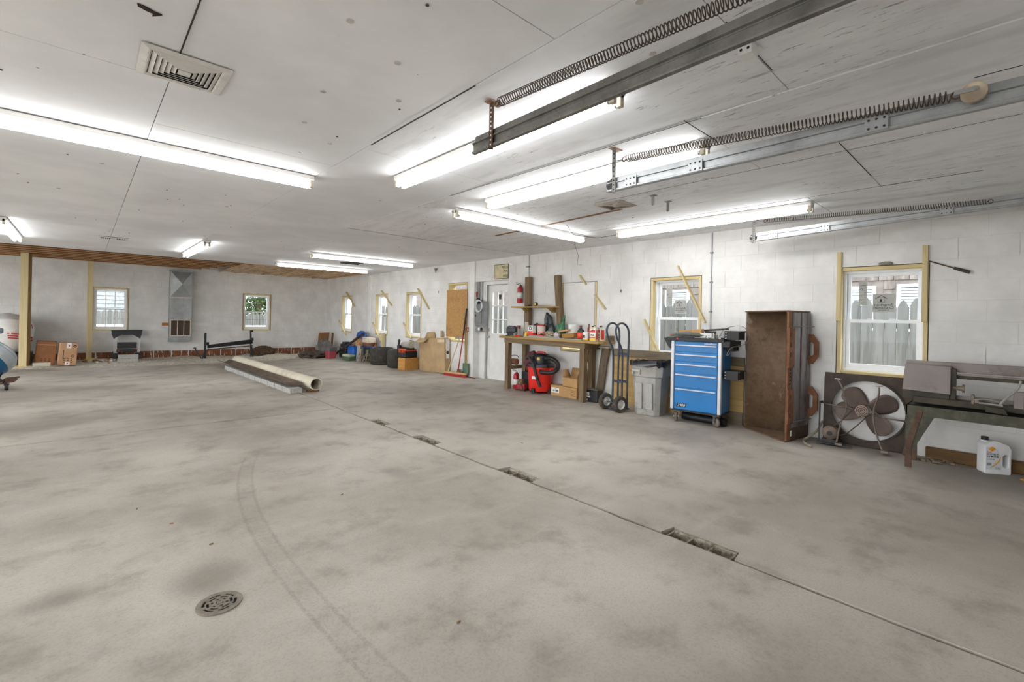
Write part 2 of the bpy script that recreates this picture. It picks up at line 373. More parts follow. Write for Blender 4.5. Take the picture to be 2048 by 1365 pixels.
# ------------------------------------------------------------------ walls
ZT = 2.95
WIN_R = [(14.25, 15.04, .75, 1.93), (11.90, 12.66, .75, 1.93), (10.15, 10.92, .75, 1.93), (8.25, 9.0, .75, 2.09), (4.72, 5.50, .75, 1.95), (2.95, 3.74, .75, 1.95), (.61, 1.39, .755, 1.95)]
DOORO = (6.93, 8.10, -.1, 2.08)
WIN_B = [(.165, .92, .75, 1.91), (3.66, 4.48, .75, 1.92)]
def holed(mb, a0, a1, z0, z1, ops, d0, d1, f):
    """boxes around openings; f(u0,u1,d0,d1,z0,z1) adds a box"""
    u = a0
    for (p, q, r, t) in sorted(ops):
        if p > u+.001: f(u, p, d0, d1, z0, z1)
        if r > z0: f(p, q, d0, d1, z0, r)
        f(p, q, d0, d1, t, z1); u = q
    f(u, a1, d0, d1, z0, z1)
wr = MB(); holed(wr, 6.93, YB+.25, -.12, ZT, [o for o in WIN_R if o[0] > 7]+[DOORO], 0, .2, lambda u0, u1, d0, d1, z0, z1: wr.bx(XW+d0, XW+d1, max(u0, 6.93), u1, z0, z1))
holed(wr, YF-.2, 6.93, -.12, ZT, [o for o in WIN_R if o[0] < 6], 0, .2, lambda u0, u1, d0, d1, z0, z1: wr.bx(XW-.0008, XW+d1, u0, u1, z0, z1))
WR = wr.build('wall_right', W_RIGHT, smooth=0); struct(WR, 'white painted concrete block wall on the right with windows', 'wall')
# individual painted blocks of the near part of the right wall
BH, BL, J = .2032, .406, .0055
full = {}
def block(y0, y1, z0, z1):
    if y1-y0 < .02 or z1-z0 < .015: return
    key = (round(y1-y0, 3), round(z1-z0, 3))
    if key not in full:
        full[key] = MB().bx(-.002, .012, 0, y1-y0, 0, z1-z0).mesh('block', W_BLOCK, 0)
    inst('block', full[key], WR, (XW-.002+random.uniform(-.0012, .0012), y0, z0))
zs = [-.02, .144]
while zs[-1] < 2.5: zs.append(zs[-1]+BH)
for r, (za, zb) in enumerate(zip(zs, zs[1:])):
    zb = min(zb, ZC+.01); off = (r % 2)*BL/2; y = -.55-off if True else 0
    k = math.floor((-.55-off)/BL)
    while k*BL+off < 6.92:
        ya, yb = max(-.55, k*BL+off)+J/2, min(6.93, (k+1)*BL+off)-J/2; k += 1
        rects = [(ya, yb, za+J/2, zb-J/2)]
        for (p, q, s0, s1) in WIN_R:
            nr = []
            for (a, b, c, d) in rects:
                if b <= p or a >= q or d <= s0 or c >= s1: nr.append((a, b, c, d)); continue
                if a < p: nr.append((a, p, c, d))
                if b > q: nr.append((q, b, c, d))
                a2, b2 = max(a, p), min(b, q)
                if c < s0: nr.append((a2, b2, c, s0))
                if d > s1: nr.append((a2, b2, s1, d))
            rects = nr
        for rc in rects: block(*rc)
wb = MB(); holed(wb, XL-.2, XW+.2, -.12, ZT, WIN_B, 0, .2, lambda u0, u1, d0, d1, z0, z1: wb.bx(u0, u1, YB+d0, YB+d1, z0, z1))
WB = wb.build('wall_back', W_BACK, smooth=0); struct(WB, 'white painted block wall at the far end with two windows', 'wall')
n_ = NT('terracotta_block'); co = n_.coord(); f = n_.noise(co, 9, 5); dr = n_.noise(n_.coord('pos', (14, 14, 2)), 2, 4, .6)
c_ = n_.mix(n_.mapr(f, .3, .7), lin((112, 68, 46)), lin((146, 94, 64))); c_ = n_.mix(n_.mapr(dr, .60, .66), c_, lin((220, 212, 202))); n_.bump(f, .3); TERRA = n_.done(c_, .85)
x = -4.6; k = 0
while x < 6.0:
    w = .39 if x+.4 < 6.02 else 6.02-x
    MB().bx(x+.012, x+w, YB-.012, YB+.02, -.03+random.uniform(-.004, .004), .185+random.uniform(-.006, .006)).build('tile_block', TERRA, WB, bevel=.004); x += .405
wl = MB(); holed(wl, YF-.2, YB+.2, -.12, ZT, [(1.0, 4.6, -.1, 2.35), (5.4, 9.2, -.1, 2.35), (10, 14.6, -.1, 2.35)], 0, .2, lambda u0, u1, d0, d1, z0, z1: wl.bx(XL-d1, XL, u0, u1, z0, z1))
struct(wl.build('wall_left', W_RIGHT, smooth=0), 'white painted wall on the left with open doorways', 'wall')
wf = MB(); holed(wf, XL-.2, XW+.2, -.12, ZT, [(-4.3, -1.5, -.1, 2.15)], 0, .2, lambda u0, u1, d0, d1, z0, z1: wf.bx(u0, u1, YF-d1, YF, z0, z1))
struct(wf.build('wall_front', W_RIGHT, smooth=0), 'white front wall behind the viewer with an open doorway', 'wall')
# pilaster, recess beside door, trims
struct(MB().bx(XW-.03, XW+.2, 7.98, 8.14, -.02, ZC).build('trim_1', WHITE, bevel=.004), 'white pilaster board between the boarded window and the meter board', 'trim')
struct(MB().bx(XW+.12, XW+.2, 7.74, 8.0, -.02, 2.08).build('trim_2', WHITE, bevel=.003), 'white plank panel below the electric panel', 'trim')
struct(MB().bx(XW-.02, XW+.004, 12.95, 13.1, .0, 2.5).build('trim_3', WHITE, bevel=.003), 'flat white strip on the wall between the third and fourth windows from the door', 'trim')

# ------------------------------------------------------------------ ceiling: boards on a deck, torn open at the back
YC = 12.95
dk = MB().bx(XL-.2, XW+.25, YF-.2, YC, ZC+.013, 2.8).bx(XL-.2, XW+.25, YC, YB+.25, 2.74, 2.95)
CE = dk.build('ceiling', M('deck_boards', (92, 66, 44), .9, var=.3, scale=8), smooth=0); struct(CE, 'white painted board ceiling, torn open to the joists at the far end', 'ceiling')
xs = [XL, -3.24, -2.06, -.88, .32, 1.50, 2.70, 3.90, 5.10, XW]
offs = [.2, .9, 1.6, .62, 1.39, .83, 1.39, .83, 1.39]
for i, (xa, xb) in enumerate(zip(xs, xs[1:])):
    ys = [YF]+[v for v in [offs[i]+2.44*k-2.44 for k in range(8)] if YF+.3 < v < YC-.3]
    if xa >= 2.6: ys = [v for v in ys if abs(v-6.38) > .5]+[6.38]; ys.sort()
    ys.append(YC)
    for ya, yb in zip(ys, ys[1:]):
        g = .0022; zo = random.uniform(0, .0025); worn = xa > 2.6 and ya < 6.3
        if worn: zo -= .004
        MB().bx(xa+g, xb-g, ya+g, yb-g, ZC+zo, ZC+.016).build('ceiling_board', C_WORN if worn or xa == 1.5 and ya < 1 else C_CLEAN, CE, smooth=0)
for k in range(8):     # joists over the far bay, left part bare
    y = YC+.06+k*.43; xe = 3.35-.12*k
    if y < YB:
        j_ = MB().bx(XL, xe, y, y+.04, 2.552, 2.74).build('joist', OLDW_X, CE); MB().bx(XL, xe, y-.002, y+.042, 2.54, 2.552).build('joist_edge', WOOD('joist_edge', (186, 138, 98), (206, 164, 124), 'x'), j_)
for k in range(9):     # strapping on the torn right-hand part
    x = 3.0+k*.39; MB().bx(x, x+.05, YC+.03+random.random()*.1, YB, 2.53, 2.55).build('strapping', WOOD('strapping', (206, 158, 116), (224, 184, 144), 'y'), CE)
INSUL = RUST('torn_fibreboard', [(176, 132, 86), (228, 206, 170), (244, 236, 220)], 4, stretch=(2.2, 1, 1))
def fibre(u, v):
    x = 3.1+3.15*u; y = YC+.02+(YB-YC)*v; return (x, y, 2.556+.014*math.sin(x*9+y*3)*math.sin(y*7)+random.uniform(-.012, .012))
tag(MB().grid(fibre, 60, 50).build('torn_fibreboard', INSUL, CE), 'ragged brown insulation board between the strapping', kind='stuff')
for k in range(26):    # ragged flaps hanging along the tear
    x = 2.5+random.random()*3.4; y = YC+.05+random.random()*3.1 if x > 3 else 14.8+random.random()*1.5
    MB().add([(0,0,0),(.18*random.random()+.06,.02,-.01),(.2,.14,.012),(.04,.1,0)], [(0,1,2,3)]).build('torn_flap', INSUL, CE, thick=.006).location = (x, y, 2.535)
# holes and scars in the boards
for (x, y, L, w, a) in [(4.39, 4.1, 2.3, .05, 1.5)]:
    MB().box((0,0,0), (L, w, .006)).build('scar', WOOD('brown_strip', (108, 72, 36), (142, 100, 54), 'x'), CE).matrix_local = Matrix.Translation((x, y, ZC-.004)) @ Matrix.Rotation(a, 4, 'Z')
for (u, v) in [(.42, 3.0), (.95, 2.6), (1.02, 3.1), (1.28, 3.35), (1.3, 2.4), (1.1, 2.05), (.8, 1.9), (1.0, 4.4), (.1, 5.2), (1.9, 1.15), (1.55, 1.0), (2.3, 4.6), (1.2, 6.2), (-.2, 6.6)]:
    MB().cyl((0,0,0), (0,0,.004), .016, n=12).build('plaster_patch', M('patch', (196, 192, 188), .8), CE).location = (u, v, ZC-.003)
for (x0, x1, y0, y1) in [(1.496, 1.504, 1.95, 3.15), (.317, .323, 1.9, 2.75), (2.66, 3.12, 1.386, 1.393), (1.9, 2.42, .818, .822), (3.7, 4.7, .826, .832), (2.697, 2.703, 1.3, 3.9), (3.897, 3.903, .0, 3.0), (5.097, 5.103, .2, 4.0), (2.7, 6.2, 6.372, 6.382)]:
    MB().bx(x0, x1, y0, y1, ZC-.0045, ZC-.003).build('open_joint', M('dark_joint_line', (58, 52, 46), .95), CE)  # thin dark strips drawn along the seams between boards
hl = MB().prism([(-.04,-.008),(-.01,-.014),(.02,-.01),(.045,-.016),(.04,.004),(.03,.03),(.022,.008),(0,.012),(-.03,.009)], -.004, .0).build('ragged_hole', M('hole_dark', (46, 28, 16), .95, var=.4, scale=60, bump=.5), CE); hl.matrix_local = Matrix.Translation((.175, 2.41, ZC)) @ Matrix.Rotation(.35, 4, 'Z')
random.seed(91)
for k in range(70):
    x = random.uniform(-.8, 5.9); y = random.uniform(1.2, 10)
    MB().cyl((0,0,-.0006), (0,0,.003), random.uniform(.004, .008), n=7).build('nail_head', M('nail_stain', (92, 82, 74), .9), CE).location = (x, y, ZC-.0032 if x < 2.6 else ZC-.006)
# ------------------------------------------------------------------ windows
MRW = Matrix(((0,1,0,XW),(1,0,0,0),(0,0,1,0),(0,0,0,1))); MBW = Matrix(((1,0,0,0),(0,1,0,YB),(0,0,1,0),(0,0,0,1)))
def window(name, label, T, u0, u1, z0, z1, muntin=None, sash=True, fm=None, mat_m=None, ft=.036, proud=.004, stickers=None):
    o = bpy.data.objects.new(name, None); COL.objects.link(o); o.location = T @ Vector(((u0+u1)/2, .1, z0)); struct(o, label, 'window')
    T = Matrix.Translation(-o.location) @ T
    g = .008; a, b, c, d = u0+g, u1-g, z0+g, z1-g; fm = fm or PINE
    MB(T).bx(a, a+ft, -proud, .19, c, d).build('frame_board', fm, o, bevel=.002); MB(T).bx(b-ft, b, -proud, .19, c, d).build('frame_board', fm, o, bevel=.002)
    MB(T).bx(a+ft, b-ft, -proud, .19, d-ft, d).build('frame_board', PINE_Y if T[1][0] else PINE_X, o, bevel=.002); MB(T).bx(a+ft, b-ft, -proud, .19, c, c+ft).build('frame_board', PINE_Y if T[1][0] else PINE_X, o, bevel=.002)
    if not sash:
        MB(T).bx(a+ft, b-ft, .13, .136, c+ft, d-ft).build('pane', GLS, o); return o
    a += ft; b -= ft; c += ft; d -= ft
    def rim(p, q, r, s, d0, d1, w, nm, wb=None):
        m = MB(T); wb = wb or w; m.bx(p, p+w, d0, d1, r, s); m.bx(q-w, q, d0, d1, r, s); m.bx(p+w, q-w, d0, d1, s-w, s); m.bx(p+w, q-w, d0, d1, r, r+wb); return m.build(nm, VINYL, o, bevel=.002)
    rim(a, b, c, d, .07, .17, .026, 'window_frame', .03)
    mid = (c+d)/2; a += .026; b -= .026; c += .03; d -= .026
    us = rim(a, b, mid-.015, d, .125, .155, .034, 'upper_sash'); ls = rim(a, b, c, mid+.018, .09, .12, .036, 'lower_sash', .05)
    MB(T).bx(a+.034, b-.034, .138, .142, mid+.019, d-.034).build('pane', GLS, us); MB(T).bx(a+.036, b-.036, .103, .107, c+.05, mid-.018).build('pane', GLS, ls)
    if muntin:
        for (r, s, dd, par) in ((mid+.019, d-.034, .134, us), (c+.05, mid-.018, .099, ls)):
            for k in (1, 2): x = a+.034+(b-a-.068)*k/3; MB(T).bx(x-muntin/2, x+muntin/2, dd-.003, dd+.003, r, s).build('muntin', mat_m or VINYL, par)
            y = (r+s)/2; MB(T).bx(a+.034, b-.034, dd-.004, dd+.002, y-muntin/2, y+muntin/2).build('muntin', mat_m or VINYL, par)
    if sash and not muntin:
        for k in (.36, .66): x = a+(b-a)*k; MB(T).bx(x-.025, x+.025, .085, .12, mid+.018, mid+.026).build('sash_lock', VINYL, ls, bevel=.003)
    return o
lab_r = ['narrow-looking white sash window nearest the back corner on the right wall', 'white sash window above the tyres and blue clutter', 'white sash window above the orange engine and leaning carton',
         'window opening covered by an orange-brown chipboard sheet', 'window opening hidden by a white painted board above the workbench', 'white sash window with paper stickers behind the blue tool cabinet', 'white sash window framed in new timber above the drum fan']
WINS = []
for i, (w, l) in enumerate(zip(WIN_R, lab_r)):
    WINS.append(window('window_%d' % (i+3), l, MRW, *w, sash=(i not in (3, 4))))
window('window_1', 'white six-over-six sash window beside the pine post on the back wall', MBW, *WIN_B[0], muntin=.018, fm=WOOD('aged_pine', (170, 150, 118), (196, 178, 148), 'z'), ft=.03)
window('window_2', 'white sash window with dark thin grilles and greenery outside, back wall', MBW, *WIN_B[1], muntin=.008, mat_m=DSTEEL, fm=WOOD('aged_pine', (170, 150, 118), (196, 178, 148), 'z'), ft=.035)
# manufacturer papers on the panes (seen from behind, so mirrored)
STK = M('grey_sticker', (176, 176, 172), .7, var=.06, bump=0)
def stickers(win, ya, yb, z_hi, y2a, y2b, z2):
    o = win.location; d = XW+.137
    s1 = MB().bx(d-.001, d, ya, yb, z_hi-.27, z_hi).build('sticker', STK, win); s1.location = -o
    for k in range(9):
        MB().bx(d-.002, d-.0012, ya+.012, yb-.012-random.random()*.04, z_hi-.03-k*.026-.004, z_hi-.03-k*.026).build('print', INK if k in (1, 4) else M('grey_ink', (120, 120, 118), .7), s1)
    MB().ring(.011, .007, 0, .0008, 14, frame((0,1,0), (0,0,1), (d-.003, yb-.025, z_hi-.1))).build('print', INK, s1)
    s2 = MB().bx(d-.001, d, y2a, y2b, z2-.2, z2).build('sticker', STK, win); s2.location = -o
    T = lambda zz, yy=None: frame((0,1,0), (0,0,1), (d-.0015, (y2a+y2b)/2 if yy is None else yy, zz))   # reads left to right only from outside
    text('print', 'American', .042, INK, s2, T(z2-.118)); text('print', 'Craftsman', .042, INK, s2, T(z2-.148)); text('print', 'by Andersen', .018, INK, s2, T(z2-.176))
    yc = (y2a+y2b)/2+.02
    MB().tube([(d-.002, yc-.05, z2-.05), (d-.002, yc, z2-.015), (d-.002, yc+.05, z2-.05)], .0035, 5).build('print', INK, s2)
    MB().tube([(d-.002, yc-.03, z2-.09), (d-.002, yc-.03, z2-.04), (d-.002, yc+.03, z2-.04), (d-.002, yc+.03, z2-.09)], .0022, 5, True).build('print', INK, s2)
    MB().bx(d-.002, d-.0012, yc-.006, yc+.012, z2-.085, z2-.055).build('print', INK, s2)
stickers(WINS[6], 1.14, 1.215, 1.805, .90, 1.09, 1.65)
stickers(WINS[5], 3.46, 3.56, 1.80, 3.24, 3.42, 1.62)
# toggles: short pine battens nailed across window corners
PB = WOOD('batten', (196, 176, 128), (218, 200, 154), 'z')
def batten(y0, z0, y1, z1, lab, w=.055, x=XW-.025):
    o = MB().bar((0,0,0), (0, y1-y0, z1-z0), .022, w, (1,0,0)).build('batten', PB, bevel=.002); o.location = (x, y0, z0); tag(o, lab, 'batten', 'battens nailed at the window corners'); return o
batten(3.30, 2.10, 2.885, 1.30, 'long pine batten slanting across the window behind the blue cabinet')
batten(3.82, 1.33, 3.575, .86, 'short pine batten at the lower left of the window behind the blue cabinet')
batten(5.08, 2.06, 4.93, 1.90, 'pine batten stub above the white board over the workbench'); batten(4.755, 1.725, 4.53, 1.485, 'pine batten slanting down beside the white board over the workbench')
batten(10.30, 2.01, 9.755, 1.495, 'pine batten at the top corner of the window over the leaning carton', .06)
batten(11.0, 1.135, 10.57, .735, 'pine batten at the lower left of the window over the orange engine', .05)
batten(12.25, 2.015, 11.64, 1.595, 'pine batten at the top corner of the window over the tyres', .06)
batten(12.77, 1.11, 12.22, .58, 'pine batten at the lower left of the window over the tyres', .05)
batten(14.64, 2.04, 14.0, 1.58, 'pine batten at the top of the window nearest the back corner', .06)
batten(15.19, 1.13, 14.6, .655, 'pine batten at the lower left of the window nearest the back corner', .05)
for (y, z0, z1, l) in ((1.37, 1.35, 2.12, 'left upright pine strip nailed beside the window above the fan'), (.645, 1.35, 2.125, 'right upright pine strip nailed beside the window above the fan')):
    o = MB().bx(-.03, -.006, -.022, .022, 0, z1-z0).build('batten', PB, bevel=.002); o.location = (XW, y, z0); tag(o, l, 'batten')
o = MB().tube([(0,.615-.9,1.962-1.96),(0,.433-.9,1.88-1.96)], .006, 8).build('pry_rod', RUSTY); h = MB().cyl((0,.433-.9,1.88-1.96), (0,.321-.9,1.832-1.96), .014, .017, 10).build('handle', M('dark_handle', (60, 48, 38), .6), o)
o.location = (XW-.03, .9, 1.96); tag(o, 'long thin file with dark handle stuck beside the window above the fan', 'hand tool')
o = MB().ell((0,0,0), (.03, .065, .02), 10, 6, jit=.1).build('wall_plaster_lump', M('mud', (130, 122, 112), .9)); o.location = (XW-.01, .96, 1.965); tag(o, 'grey lump of mud stuck above the window over the fan', 'lump')
# chipboard over window 6 and white board over window 7
n_ = NT('chipboard'); co = n_.coord('obj', (1, 1, 1)); v_ = n_.node('ShaderNodeTexVoronoi'); v_.inputs['Scale'].default_value = 60; n_.link(n_.coord('obj', (1, 1, .45)), v_.inputs['Vector'])
f = n_.noise(co, 4, 4); c_ = n_.mix(v_.outputs['Distance'], lin((160, 116, 66)), lin((194, 152, 96))); c_ = n_.mix(n_.mapr(f, .5, .7, 0, .4), c_, lin((128, 86, 48))); OSB = n_.done(c_, .8)
o = MB().bx(-.016, -.003, -.39, .39, 0, 1.075).build('chipboard_sheet', OSB); o.location = (XW-.006, 8.635, .855); tag(o, 'orange-brown chipboard sheet nailed over the tall window', 'board')
o = MB().bx(-.014, -.003, -.335, .335, 0, 1.1).build('white_board', W_BLOCK); o.location = (XW-.006, 5.10, .84); tag(o, 'white painted board covering the window above the workbench', 'board')

# ------------------------------------------------------------------ door with nine lights
d = thing('door_1', None, None, (XW+.19, 7.36, 0)); struct(d, 'white half-glazed door with nine small panes beside the workbench', 'door')
def dbx(nm, y0, y1, z0, z1, x0, x1, m, par=d, bev=.003): return MB().bx(x0, x1, y0-7.36, y1-7.36, z0, z1).build(nm, m, par, bevel=bev)
dbx('door_frame', 7.74, 7.79, 0, 2.06, -.1, .05, WHITE); dbx('door_frame', 6.93, 6.98, 0, 2.06, -.1, .05, WHITE); dbx('door_frame', 6.93, 7.79, 2.01, 2.08, -.1, .05, WHITE)
lf = MB()
for (a, b, c, e) in ((6.985, 7.12, .01, 2.005), (7.60, 7.735, .01, 2.005), (7.12, 7.6, 1.86, 2.005), (7.12, 7.6, .01, .98)): lf.bx(-.02, .02, a-7.36, b-7.36, c, e)
leaf = lf.build('door_leaf', WHITE, d, bevel=.002)
for (a, b, c, e) in ((7.05, 7.67, .78, .80), (7.05, 7.67, .22, .24), (7.05, 7.07, .24, .78), (7.65, 7.67, .24, .78)): dbx('moulding', a, b, c, e, -.028, -.02, WHITE, leaf)
for i in range(3):
    for j in range(3): dbx('pane', 7.125+i*.158, 7.275+i*.158, .985+j*.293, 1.265+j*.293, -.003, .003, GLS, leaf, 0)
for k in (1, 2): dbx('muntin', 7.12+k*.158-.009, 7.12+k*.158+.009, .98, 1.86, -.014, .014, WHITE, leaf); dbx('muntin', 7.12, 7.6, .98+k*.293-.009, .98+k*.293+.009, -.012, .012, WHITE, leaf)
dbx('notice', 7.32, 7.40, 1.70, 1.80, -.0155, -.0145, INK, leaf, 0)
for z, r in ((1.05, .03), (.90, .032)):
    kb = MB(); kb.lathe([(r, 0), (r, .006), (.012, .01), (.012, .03), (.026, .04), (.024, .055), (.0, .06)] if z < 1 else [(r, 0), (r, .012), (.018, .016), (.018, .02), (0, .022)], 14, frame((0,1,0), (0,0,1), (-.02, 7.685-7.36, z)) @ Matrix.Rotation(PI, 4, 'X')); kb.build('door_knob' if z < 1 else 'deadbolt', STEEL, leaf)
for z in (1.8, 1.05, .25): dbx('hinge', 6.975, 7.0, z-.05, z+.05, -.03, -.018, DGALV)
dbx('latch_plate', 7.0, 7.06, 1.52, 1.56, -.026, -.018, DGALV, leaf)

# ------------------------------------------------------------------ outdoors seen through the panes
GR = M('outdoor_ground', (178, 172, 160), .95, var=.3, scale=3)
o = MB().bx(-40, 45, -40, 45, -.5, -.13)
og = MB().bx(XW+.3, 45, -40, 45, -.5, -.13).bx(-40, XL-.35, -40, 45, -.5, -.13).bx(XL-.35, XW+.3, YB+.35, 45, -.5, -.13).bx(XL-.35, XW+.3, -40, YF-.35, -.5, -.13).build('ground_outside', GR); struct(og, 'bare ground outside the garage', 'ground')
PICK = WOOD('picket', (98, 96, 94), (130, 128, 126), 'z', .7, .9)
fe = thing('picket_fence', 'weathered grey dog-eared picket fence outside the right-hand windows', 'fence', (8.3, 6, -.13))
w = .125; poly = [(-w/2, 0), (w/2, 0), (w/2, 1.72), (w/2-.03, 1.79), (w/2-.055, 1.82), (-w/2+.055, 1.82), (-w/2+.03, 1.79), (-w/2, 1.72)]
pk = MB().prism(poly, -.01, .01, frame((0,1,0), (0,0,1), (0,0,0))).mesh('picket', PICK, 0)
y = -.8
while y < 19:
    inst('picket', pk, fe, (random.uniform(-.012, .012), y-6, random.uniform(-.03, .03)), (0, 0, random.uniform(-.1, .1))); y += .134
for z in (.5, 1.4): MB().bx(.02, .06, -7, 13, z, z+.09).build('rail', PICK, fe)
fb = thing('picket_fence', 'low grey board fence outside the back windows', 'fence', (3, 18.6, -.13)); y = -3.6
pk2 = MB().prism([(a, b*.79) for a, b in poly], -.01, .01, frame((1,0,0), (0,0,1), (0,0,0))).mesh('picket', PICK, 0)
while y < 3.5: inst('picket', pk2, fb, (y, random.uniform(-.01, .01), random.uniform(-.02, .02))); y += .134
MB().bx(-3.6, 3.5, -.06, -.02, .9, 1.0).build('rail', VINYL, fb)
# neighbouring shingled house
nh = thing('neighbour_house', 'shingled grey house with white-trimmed windows beyond the fence', 'house', (11.4, 4, -.13))
SHG = WOOD('shingle', (96, 86, 82), (130, 120, 114), 'z', .6, .9)
MB().bx(0, .2, -9, 15, 0, 6).build('house_wall', M('shingle_field', (110, 100, 96), .9, var=.2, scale=6), nh)
hw = [(-3.05, -2.48, 1.4, 2.17), (-2.05, -1.45, 1.4, 2.15), (1.75, 2.3, 1.4, 2.2), (3.6, 4.3, 1.4, 2.3)]
for (a, b, c, e) in hw:
    wd_ = MB(); [wd_.bx(-.06, 0, p, q, r, s) for (p, q, r, s) in ((a-.055, a, c-.06, e+.06), (b, b+.055, c-.06, e+.06), (a, b, e, e+.06), (a, b, c-.06, c))]; t_ = wd_.build('house_window', VINYL, nh)
    MB().bx(-.03, -.025, a, b, c, e).build('pane', GLS, t_); bl = MB()
    for k in range(14): bl.bx(-.02, -.01, a, b, c+k*(e-c)/14, c+(k+.75)*(e-c)/14)
    bl.build('blind', VINYL, t_)
sm = {}
for r in range(7):
    z = 1.62+r*.175; yy = -4.0+random.random()*.1
    while yy < 3.2:
        wdt = random.choice((.13, .17, .2, .23))
        if not any(a-.05 < yy+wdt and yy < b+.05 and z < e+.05 and z+.17 > c-.1 for a, b, c, e in hw):
            if wdt not in sm: sm[wdt] = MB().add([(-.022,0,0),(-.022,wdt-.008,0),(-.006,wdt-.008,.19),(-.006,0,.19),(0,0,0),(0,wdt-.008,0),(0,wdt-.008,.19),(0,0,.19)], [(0,1,2,3),(0,4,5,1),(0,3,7,4),(1,5,6,2)]).mesh('shingle', SHG, 0)
            inst('shingle', sm[wdt], nh, (0, yy, z))
        yy += wdt
bh = thing('white_house', 'pale clapboard house wall beyond the back fence', 'house', (-.5, 22, -.13))
for k in range(26): MB().add([(-4,-.03,0),(3.2,-.03,0),(3.2,0,.15),(-4,0,.15),(-4,.02,0),(3.2,.02,0),(3.2,.02,.15),(-4,.02,.15)], [(0,1,2,3),(4,7,6,5),(0,4,5,1),(3,2,6,7),(0,3,7,4),(1,5,6,2)]).build('clapboard', M('clapboard_grey', (140, 142, 146), .8), bh).location = (0, 0, k*.14)
# evergreen tree outside the second back window
tr = thing('evergreen_tree', 'bushy dark green tree outside the back window with grilles', 'tree', (5.2, 20.6, -.13))
MB().cyl((0,0,0), (0,0,3), .12, .06, 8).build('trunk', OLDW, tr); lv = MB()
LEAF = M('leaf', (66, 82, 46), .8, var=.5, scale=12, bump=0)
for k in range(5200):
    a = random.random()*2*PI; rr = 1.7*math.sqrt(random.random()); z = .9+random.random()*3.0
    p = Vector((rr*math.cos(a), rr*math.sin(a)*.5, z)); q = Euler((random.random()*6, random.random()*6, 0)).to_matrix().to_4x4()
    lv.add([(-.08,0,0),(0,.036,0),(.1,0,0),(0,-.036,0)], [(0,1,2,3)], Matrix.Translation(p) @ q)
tag(lv.build('foliage', LEAF, tr, smooth=0), kind='stuff')

# ------------------------------------------------------------------ fluorescent fixtures
TM = EMIT('lit_tube', (.97, .99, 1), TUBE); CASE = M('fixture_enamel', (226, 224, 220), .45, var=.06, scale=6, bump=.02, dirt=(170, 140, 100), dirt_amt=.1)
SOCK = M('socket_plastic', (206, 196, 176), .5, var=.1)
FL = 2.28
def fixture(lab, x, y, along, wide=True):
    o = thing('fluorescent_light', lab, 'ceiling light', (x, y, ZC-.006), 0 if along == 'y' else -PI/2, 'eight-foot fluorescent fixtures')
    w = .052 if wide else .045; L = FL/2
    hw_ = .056; prof = [(-hw_, 0), (hw_, 0), (hw_, -.03), (hw_*.5, -.055), (-hw_*.5, -.055), (-hw_, -.03)]
    MB().prism(prof, -L, L, frame((1,0,0), (0,0,1), (0,0,0))).build('housing', CASE, o, smooth=20)
    ts = (-.6, .6)
    for s in (-1, 1): 
        for t in ts: MB().bx(w*t-.014, w*t+.014, s*L-(.03 if s > 0 else 0), s*L+(0 if s > 0 else .03), -.098, -.02).build('lamp_socket', SOCK, o, bevel=.003)
    for t in ts:
        tb = MB().cyl((w*t, -L+.03, -.078), (w*t, L-.03, -.078), .0165, n=10).build('tube', TM, o)
        MB().cyl((w*t, -L+.028, -.078), (w*t, -L+.045, -.078), .0172, n=10).build('tube_cap', STEEL, o)
    return o
fixture('long lit fluorescent fixture at upper left, nearest the square vent', 1.485-FL/2, 4.28, 'x')
fixture('lit fluorescent fixture partly hidden behind the nearest door track', 2.03, 1.42+FL/2, 'y')
fixture('lit fluorescent fixture crossing behind the middle door track', 3.06, 1.43+FL/2, 'y')
fixture('lit fluorescent fixture crossing the brown strip on the ceiling', 3.04+FL/2, 4.29, 'x')
fixture('lit fluorescent fixture nearest the right wall', 5.31, 1.40+FL/2, 'y')
fixture('lit fluorescent fixture over the floor in front of the chipboard window, second from the back', 3.26+FL/2, 9.40, 'x')
fixture('lit fluorescent fixture at the edge of the torn ceiling', 3.30+FL/2, 11.80, 'x')
fixture('lit fluorescent fixture in front of the galvanised duct', 1.54, 9.36+FL/2, 'y')
fixture('lit fluorescent fixture at the far left edge', -.83, 9.2+FL/2, 'y')
# ------------------------------------------------------------------ ceiling vents
VENT = M('vent_enamel', (214, 210, 206), .5, var=.08, bump=.03, dirt=(150, 132, 116), dirt_amt=.1)
def diffuser(lab, x, y, s, rings, mat=VENT, rz=0):
    o = thing('ceiling_vent', lab, 'vent', (x, y, ZC-.006), rz, 'square ceiling diffusers')
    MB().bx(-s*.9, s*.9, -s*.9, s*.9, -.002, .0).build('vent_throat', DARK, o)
    def sq(r, w, z0, z1, nm, tilt=.0):
        m = MB(); a, b = r, r-w
        for k in range(4):
            T = Matrix.Rotation(k*PI/2, 4, 'Z')
            m.add([(-a,-a,z0),(a,-a,z0),(b,-b,z1),(-b,-b,z1),(-a,-a,z0+.0025),(a,-a,z0+.0025),(b,-b,z1+.0025),(-b,-b,z1+.0025)], [(0,1,2,3),(4,7,6,5),(0,4,5,1),(3,2,6,7)], T)
        m.build(nm, mat, o, smooth=0)
    sq(s, .035, -.002, -.011, 'vent_frame'); sq(s-.03, .012, -.011, -.004, 'vent_frame')
    r = s-.045
    for k in range(rings): sq(r, .017, -.004, -.012, 'vane'); r -= (s-.06)/rings*.88
    MB().bx(-.026, .026, -.026, .026, -.013, -.008).build('centre_plate', mat, o)
    return o
diffuser('square louvred ceiling vent at upper left, nearest the viewer', .36, 2.88, .183, 5)
diffuser('stained ceiling vent where the brown strip ends, near the middle track', 4.12, 2.90, .165, 5, M('stained_vent', (186, 176, 166), .6, var=.15, dirt=(96, 70, 56), dirt_amt=.45))
